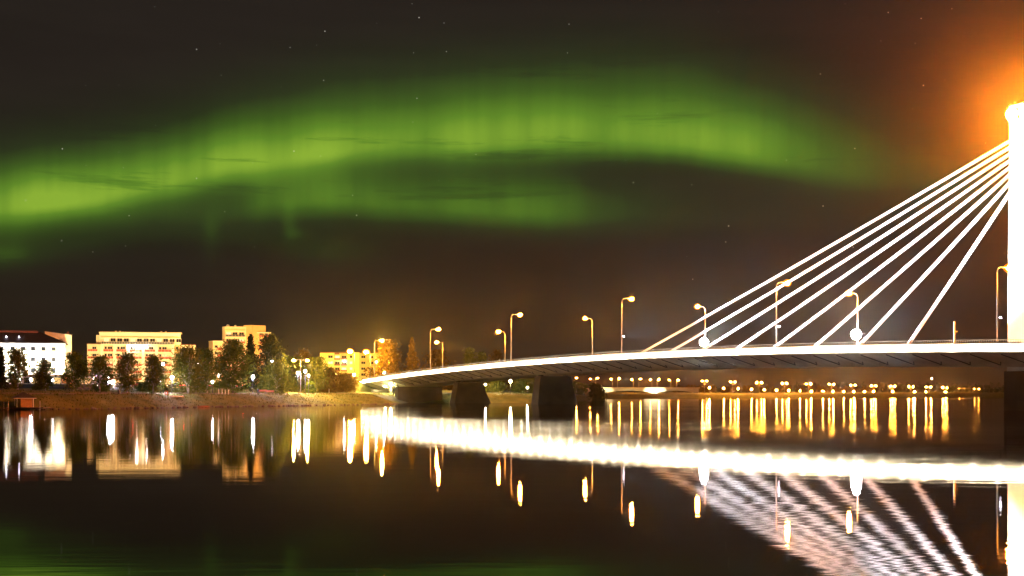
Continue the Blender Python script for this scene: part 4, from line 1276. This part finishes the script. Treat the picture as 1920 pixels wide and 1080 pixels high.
def boat(name, label, x, y, D, L, col, rz, tilt=0.0):
    p = W(x, y, D)
    g = max(gz(p.x, p.y), .02)
    M = mat(name + '_paint', col, .5, .12, 2)
    t = thing(name, label, 'boat', (p.x, p.y, g), rz)
    t.rotation_euler = (tilt, 0, rz)
    mb = MB(); V = []; n = 9
    for i in range(n):
        u = i / (n - 1); wd = L * .16 * math.sin(math.pi * min(1, u * .86 + .10)) ** .7; zz = .08 + .22 * abs(u - .5) ** 2
        ht = L * .12 * (1 - .6 * abs(2 * u - 1) ** 2.5)
        for (cx, cz) in ((-1, 0), (-.85, .55), (-.4, .9), (0, 1), (.4, .9), (.85, .55), (1, 0)):
            V.append(((u - .5) * L, cx * wd, zz * .3 + cz * ht))
    Fc = [(i * 7 + j, i * 7 + j + 1, (i + 1) * 7 + j + 1, (i + 1) * 7 + j) for i in range(n - 1) for j in range(6)]
    Fc += [tuple(range(7)), tuple(range((n - 1) * 7, n * 7))[::-1]]
    mb.add(V, Fc).build('hull', M, t, smooth=True)
    MB().box((-L * .45, -.04, L * .112), (L * .45, .04, L * .135)).build('keel', M, t)
    return t


boat('upturned_boat', 'white boat lying upside down on the bank', 329, 743.5, 246, 3.6, (.72, .7, .68), math.radians(12), -.3)
boat('rowing_boat', 'red brown rowing boat at the water edge', 381, 764, 245, 2.6, (.35, .13, .06), math.radians(4))


def lifebuoy():
    p = W(312, 741, 243.5); g = gz(p.x, p.y)
    t = thing('lifebuoy_stand', 'orange lifebuoy ring on a post at the top of the bank', 'lifebuoy', (p.x, p.y, g))
    MB().box((-.04, -.04, 0), (.04, .04, 1.2)).build('post', WHITEP, t)
    pts = [(.30 * math.cos(q), -.08, 1.12 + .30 * math.sin(q)) for q in np.linspace(0, 2 * math.pi, 17)]
    MB().tube(pts, .085, 8, cap=False).build('ring', mat('buoy_orange', (.75, .16, .03), .5, .05, 3), t, smooth=True)


lifebuoy()


def bench(label, x, y, D):
    p = W(x, y, D); g = gz(p.x, p.y)
    t = thing('park_bench', label, 'bench', (p.x, p.y, g), 0, 'red benches on the path')
    M = mat('bench_red', (.38, .08, .035), .6, .1, 3)
    for i in range(3):
        MB().box((-.9, -.25 + i * .17, .42), (.9, -.11 + i * .17, .46)).build('seat_slat', M, t)
    for i in range(2):
        MB().box((-.9, .26, .58 + i * .18), (.9, .30, .72 + i * .18)).build('back_slat', M, t)
    for x_ in (-.7, .7):
        MB().box((x_ - .04, -.22, 0), (x_ + .04, -.15, .417)).build('leg', DARK, t)
        MB().box((x_ - .04, .305, 0), (x_ + .04, .36, .92)).build('leg', DARK, t)


bench('left one of two red benches above the grassy bank', 492, 735, 286)
bench('right one of two red benches above the grassy bank', 506, 735, 288)


def bin_(label, x, D, h, col):
    p = W(x, 735, D); g = gz(p.x, p.y)
    t = thing('litter_bin', label, 'bin', (p.x, p.y, g), 0, 'litter bins along the path')
    MB().tube([(0, 0, .1), (0, 0, h)], [.22, .26], 10).build('bin_body', mat('bin_paint', col, .6, .1, 2), t)
    MB().tube([(0, 0, h + .003), (0, 0, h + .12)], [.28, .14], 10).build('lid', DARK, t)
    MB().box((-.04, -.04, 0), (.04, .04, .1)).build('foot', DARK, t)


bin_('dark litter bin left of the two red benches', 484, 286, .85, (.03, .03, .03))
bin_('dark litter bin on the path right of the fourth birch', 223, 232, .8, (.03, .03, .03))


def gate_posts():
    for k, x in enumerate((410, 416.5, 422.5, 428.5)):
        p = W(x, 730, 268); g = gz(p.x, p.y)
        t = thing('bollard', ORD[k] + ' white bollard from the left below the pale globe lamp', 'bollard', (p.x, p.y, g), 0, 'white bollards by the park path')
        MB().box((-.09, -.09, 0), (.09, .09, 1.15)).build('bollard_body', WHITEP, t)
        MB().prism([(-.11, -.11, 1.153), (.11, -.11, 1.153), (.11, .11, 1.153), (-.11, .11, 1.153)], (0, 0, .07)).build('cap', DARK, t)
    p = W(617, 729, 322); g = gz(p.x, p.y)
    t = thing('marker_post', 'short white post on the grass below the small reddish tree', 'post', (p.x, p.y, g))
    MB().box((-.08, -.08, 0), (.08, .08, 1.1)).build('post_body', WHITEP, t)
    MB().box((-.1, -.1, .8), (.1, .1, .95)).build('band', REDP, t)


gate_posts()


# cars standing along the park street
TAIL = emit('tail_lamp', (1, .03, .04), 60)
HEADL = emit('head_lamp', (1, .9, .8), 55)


def car(label, x, D, col, face):
    p = W(x, 728, D); g = gz(p.x, p.y) + .06
    t = thing('parked_car', label, 'car', (p.x, p.y, g), math.radians(3) if face > 0 else math.radians(183), 'cars on the street behind the park')
    M = mat('car_paint_%d' % int(col[0] * 1000 + col[2] * 10), col, .3, .05, 1)
    prof = [(-2.15, .35), (-2.2, .75), (-2.05, .95), (-1.0, 1.0), (1.1, .98), (1.95, .92), (2.2, .7), (2.2, .35)]
    MB().prism([(a, -.85, b) for a, b in prof], (0, 1.7, 0)).build('body', M, t)
    cab = [(-.95, 1.002), (-.5, 1.45), (.9, 1.47), (1.65, 1.0)]
    cb = MB().prism([(a, -.74, b) for a, b in cab], (0, 1.48, 0)).build('cabin', GLASS, t)
    MB().box((-.42, -.72, 1.475), (.85, .72, 1.51)).build('roof', M, cb)
    for a in (-1.35, 1.35):
        for b in (-.86, .86):
            wh = MB().tube([(a, b - .1, .32), (a, b + .1, .32)], .32, 12).build('wheel', mat('tyre', (.02, .02, .02), .8, .1, 3), t)
            MB().tube([(a, b - .105, .32), (a, b + .105, .32)], .17, 10).build('rim', STEEL, wh)
    for b in (-.82, .62):
        MB().box((2.19, b, .62), (2.24, b + .2, .82)).build('tail_light', TAIL, t)
        MB().box((-2.24, b, .6), (-2.17, b + .2, .76)).build('headlight', HEADL, t)
    MB().box((.3, -.87, .62), (2.0, -.853, .72)).build('side_marker', emit('marker_strip', (1, .05, .07), 2.5), t)


for k, (x, D, col, f, lb) in enumerate(((232, 334, (.5, .5, .52), 1, 'silver car with red tail lights behind the fifth birch'), (262, 336, (.3, .02, .02), 1, 'dark red car left of the rounded hedge bush'),
                                        (330, 340, (.05, .05, .06), 1, 'black car left of the spreading birch trunks'), (375, 342, (.6, .6, .6), -1, 'white car right of the spreading birch trunks'),
                                        (405, 344, (.35, .03, .03), 1, 'red car behind the white bollards'), (440, 346, (.4, .4, .42), 1, 'grey car behind the trunk of the dense dark tree'), (468, 350, (.03, .05, .1), -1, 'dark blue car left of the strong violet lamp'))):
    car(lb, x, D, col, f)


# ------------------------------------------------------------------ the far low bridge and the far shore
def far_bridge():
    D = 980; s = D / F_PX
    o = W(1090, 747, D)
    t = thing('far_bridge', 'low pale arched bridge far behind the piers, its middle pier brightly lit', 'bridge', (o.x, o.y, 0))
    X = lambda px: (px - 1090) * s
    Zz = lambda py: CAM_H + (HORIZON - py) * s
    top = Zz(728.5)
    piers = [1060, 1098, 1131.5, 1227, 1310]
    for a, b in zip(piers[:-1], piers[1:]):
        xs = np.linspace(X(a), X(b), 13)
        poly = [(x_, 0, top) for x_ in xs[::-1]]
        for x_ in xs:
            u = (x_ - X(a)) / (X(b) - X(a)); d = 1.7 + 2.1 * abs(2 * u - 1) ** 2.2
            poly.append((x_, 0, top - d))
        MB().prism(poly, (0, 12, 0)).build('span', CREAM, t)
    MB().box((X(1050), -.3, top + .003), (X(1312), -.1, top + .9)).build('parapet', SAND, t)
    for px in piers[1:4]:
        w_ = 3.0 if px == 1227 else 1.6
        V = [(X(px) - w_ * 1.1, -.4, -2), (X(px) + w_ * 1.1, -.4, -2), (X(px) + w_ * .8, -.4, .9), (X(px) + w_ * .55, -.4, top - 4.2), (X(px) + w_ * .9, -.4, top - 3.2), (X(px) - w_ * .9, -.4, top - 3.2), (X(px) - w_ * .55, -.4, top - 4.2), (X(px) - w_ * .8, -.4, .9)]
        MB().prism(V, (0, 11, 0)).build('pier', WHITEP, t)
    return s, X


far_bridge()
p = W(1227, 747, 962)
t = floodlight('white floodlight before the bright pier of the far bridge', (p.x, p.y, max(.1, gz(p.x, p.y))), W(1227, 738, 980), 70e3, (1, .88, .6), 60, 40, 1.2, 'floodlights at the far bridge')
p = W(1133, 746, 965)
floodlight('white floodlight before the left pier of the far bridge', (p.x, p.y, max(.1, gz(p.x, p.y))), W(1133, 736, 980), 26e3, (1, .85, .5), 60, 40, 1.2, 'floodlights at the far bridge')
p = W(1190, 746, 950)
floodlight('floodlight washing the middle of the far bridge span', (p.x, p.y, max(.1, gz(p.x, p.y))), W(1190, 733, 980), 14e3, (1, .75, .35), 120, 40, 1.2, 'floodlights at the far bridge')

FARB = emit('far_sodium', SOD, 5000)
FARS = emit('far_sodium_small', SOD, 2200)
lf = [(1066, 709), (1107, 710), (1146, 710.5), (1185, 711.5), (1220, 712), (1255.5, 712.5)]
rf = [(1080.5, 708.5), (1120, 709), (1160.5, 709.5), (1200.5, 710.5), (1235, 711.5), (1271, 712.5)]
for k, ((x, y), (x2, y2)) in enumerate(zip(lf, rf)):
    p = W(x, y, 990)
    street_lamp('%s orange lamp from the left on the far side of the far bridge' % ORD[k], (p.x + 1, p.y, 7.6), p.z, (-1, 0, 0), 1.2, FARS, .40, 'lamps on the far side of the far bridge', .12, fine=False)
    p = W(x2, y2, 981)
    street_lamp('%s orange lamp from the left on the near side of the far bridge' % ORD[k], (p.x - 1.2, p.y, 7.6), p.z, (1, 0, 0), 1.4, FARB, .44, 'lamps on the near side of the far bridge', .14, fine=False)
tw = [(1321, 714), (1374, 716), (1423.5, 717), (1471, 718.5), (1516, 719.5), (1559, 720.5), (1599, 722), (1638, 723.3), (1674, 724.2), (1708, 725), (1741, 725.5), (1772, 726.5), (1803, 727.5), (1831, 729)]
for k, (x, y) in enumerate(tw):
    D = 1010 + 36 * k
    twin_lamp('%s twin headed orange lamp from the far bridge along the far shore road' % ORD[k], x, y, D, 4.1 * D / F_PX, FARB if k < 12 else FARS, .46 + .012 * k, 'twin lamps along the far shore road', pole_r=.16, fine=False)
lo = [(1330, 727), (1357, 728), (1384, 729), (1409, 730), (1433, 731), (1456, 732), (1479, 732), (1500, 733), (1521, 734), (1543, 733.5), (1562, 734), (1582, 734.5), (1601, 735), (1621, 735.3), (1638, 736), (1674, 736.5), (1715, 737.5), (1736, 737.8), (1773, 738.2)]
for k, (x, y) in enumerate(lo):
    D = 1035 + 17 * k
    post_lamp('%s low orange lamp from the far bridge along the far waterfront path' % ORD[k], x, y, D, FARS if k % 2 else FARB, .45, 'low lamps along the far waterfront', 'waterfront_lamp')
p = W(1747, 709.5, 1900); g = gz(p.x, p.y)
t = thing('radio_mast', 'single light on a mast above the far shore', 'mast', (p.x, p.y, g))
MB().tube([(0, 0, 0), (0, 0, p.z - g)], [.5, .15], 6).build('mast_pole', DARK, t)
MB().ball((0, 0, p.z - g), .6, 8, 6).build('beacon', emit('beacon', (1, .75, .4), 160), t)


def treeline(label, name, x0, x1, dmin, dmax, hmin, hmax, n, leaf, seed, slope=0.0):
    """far wood that reads as one mass: many small crowns"""
    rng = np.random.default_rng(seed)
    Cs = []
    for i in range(n):
        x = rng.uniform(x0, x1); D = rng.uniform(dmin, dmax) + slope * (x - x0)
        X_ = (x - 960) * D / F_PX; g = gz(X_, D); h = rng.uniform(hmin, hmax)
        m_ = 90
        z = rng.uniform(.02, 1, m_) ** .8
        r = h * .26 * np.sin(np.pi * np.clip(z * .9 + .1, 0, 1)) ** .6 + .2
        q = rng.uniform(0, 6.283, m_); rr = r * np.sqrt(rng.uniform(0, 1, m_))
        Cs.append(np.stack([X_ + np.cos(q) * rr, D + np.sin(q) * rr, g + z * h], -1))
    C = np.concatenate(Cs)
    o = leaf_mesh(name, C, .75, rng, LEAFS[leaf], None)
    o['kind'] = 'stuff'; o['label'] = label; o['category'] = 'trees'
    return o


treeline('dense low trees along the far shore under the lamps', 'treeline', 1262, 1640, 1075, 1120, 3.5, 7.5, 150, 'rust', 61, .62)
treeline('dark low wood at the right end of the far shore', 'treeline', 1600, 1990, 1330, 1480, 4, 8, 170, 'spruce', 62, .35)
treeline('dark wooded rise behind the far shore lamps', 'treeline', 1480, 2050, 1700, 2000, 9, 15, 200, 'spruce', 63)
treeline('trees behind the far bridge end', 'treeline', 1030, 1120, 900, 1100, 5, 9, 40, 'green', 64)
treeline('dark trees behind the park between the blocks', 'treeline', 350, 640, 640, 760, 8, 13, 120, 'spruce', 65)
treeline('dark trees behind the hotel and the balconied block', 'treeline', -250, 350, 560, 700, 8, 14, 150, 'spruce', 66)
treeline('trees behind the deck and the embankment', 'treeline', 690, 1010, 560, 640, 6, 11, 90, 'rust', 67)


# rough grass and shore stones on the near bank
def bank_cover():
    rng = np.random.default_rng(5)
    n = 60000
    n2 = 26000
    X = np.concatenate([rng.uniform(-110, -20, n), rng.uniform(-45, 30, n2)]); Y = np.concatenate([rng.uniform(190, 345, n), rng.uniform(345, 450, n2)]); n = n + n2
    s = inland(X, Y)
    k = (s > .5) & (s < 9) | ((s > 13) & (s < 24) & (rng.random(n) < .25))
    X, Y = X[k], Y[k]
    Z = ground_z(X, Y)
    n = len(X)
    q = rng.uniform(0, 6.283, n); h = rng.uniform(.10, .34, n); w = rng.uniform(.05, .13, n)
    dx, dy = np.cos(q) * w, np.sin(q) * w
    V = np.stack([np.stack([X - dx, Y - dy, Z - .03], -1), np.stack([X + dx, Y + dy, Z - .03], -1), np.stack([X + rng.normal(0, .08, n), Y + rng.normal(0, .08, n), Z + h], -1)], 1).reshape(-1, 3)
    me = bpy.data.meshes.new('bank_grass')
    me.vertices.add(3 * n); me.vertices.foreach_set('co', V.ravel())
    me.loops.add(3 * n); me.loops.foreach_set('vertex_index', np.arange(3 * n))
    me.polygons.add(n); me.polygons.foreach_set('loop_start', np.arange(0, 3 * n, 3)); me.polygons.foreach_set('loop_total', np.full(n, 3))
    me.update(); me.materials.append(leafmat('grass_blades', (.05, .068, .010), (.17, .155, .026)))
    ob = bpy.data.objects.new('bank_grass', me); coll.objects.link(ob)
    ob['kind'] = 'stuff'; ob['label'] = 'rough autumn grass covering the river bank'; ob['category'] = 'grass'
    # stones along the waterline
    mb = MB(); rnd = random.Random(4)
    for a, b in zip(COAST[3:11], COAST[4:12]):
        L = np.hypot(*(b - a))
        for i in range(int(L / .55)):
            u = rnd.random(); x = a[0] + (b[0] - a[0]) * u; y = a[1] + (b[1] - a[1]) * u
            r = rnd.uniform(.12, .34)
            mb.ball((x + rnd.uniform(-.5, .5), y + rnd.uniform(-.4, .7), rnd.uniform(-.02, .18)), r, 6, 4, .7)
    ob = mb.build('shore_stones', mat('shore_stone', (.10, .07, .055), .8, .4, 1.5), None, stuff=True)
    ob['label'] = 'dark stones lining the water edge of the near bank'; ob['category'] = 'stones'


bank_cover()

# ------------------------------------------------------------------ damp night air
def haze():
    M = bpy.data.materials.new('night_haze'); M.use_nodes = True
    nt = M.node_tree; nt.nodes.clear()
    v = nt.nodes.new('ShaderNodeVolumePrincipled')
    v.inputs['Color'].default_value = (.92, .92, .92, 1); v.inputs['Density'].default_value = HAZE; v.inputs['Anisotropy'].default_value = .95
    o = nt.nodes.new('ShaderNodeOutputMaterial'); nt.links.new(v.outputs[0], o.inputs['Volume'])
    ob = MB().box((-1600, -120, -6), (1700, 4100, 150)).build('haze', M)
    ob['kind'] = 'stuff'; ob['label'] = 'thin damp night air that glows round the lamps'


HAZE = 0.000034
haze()
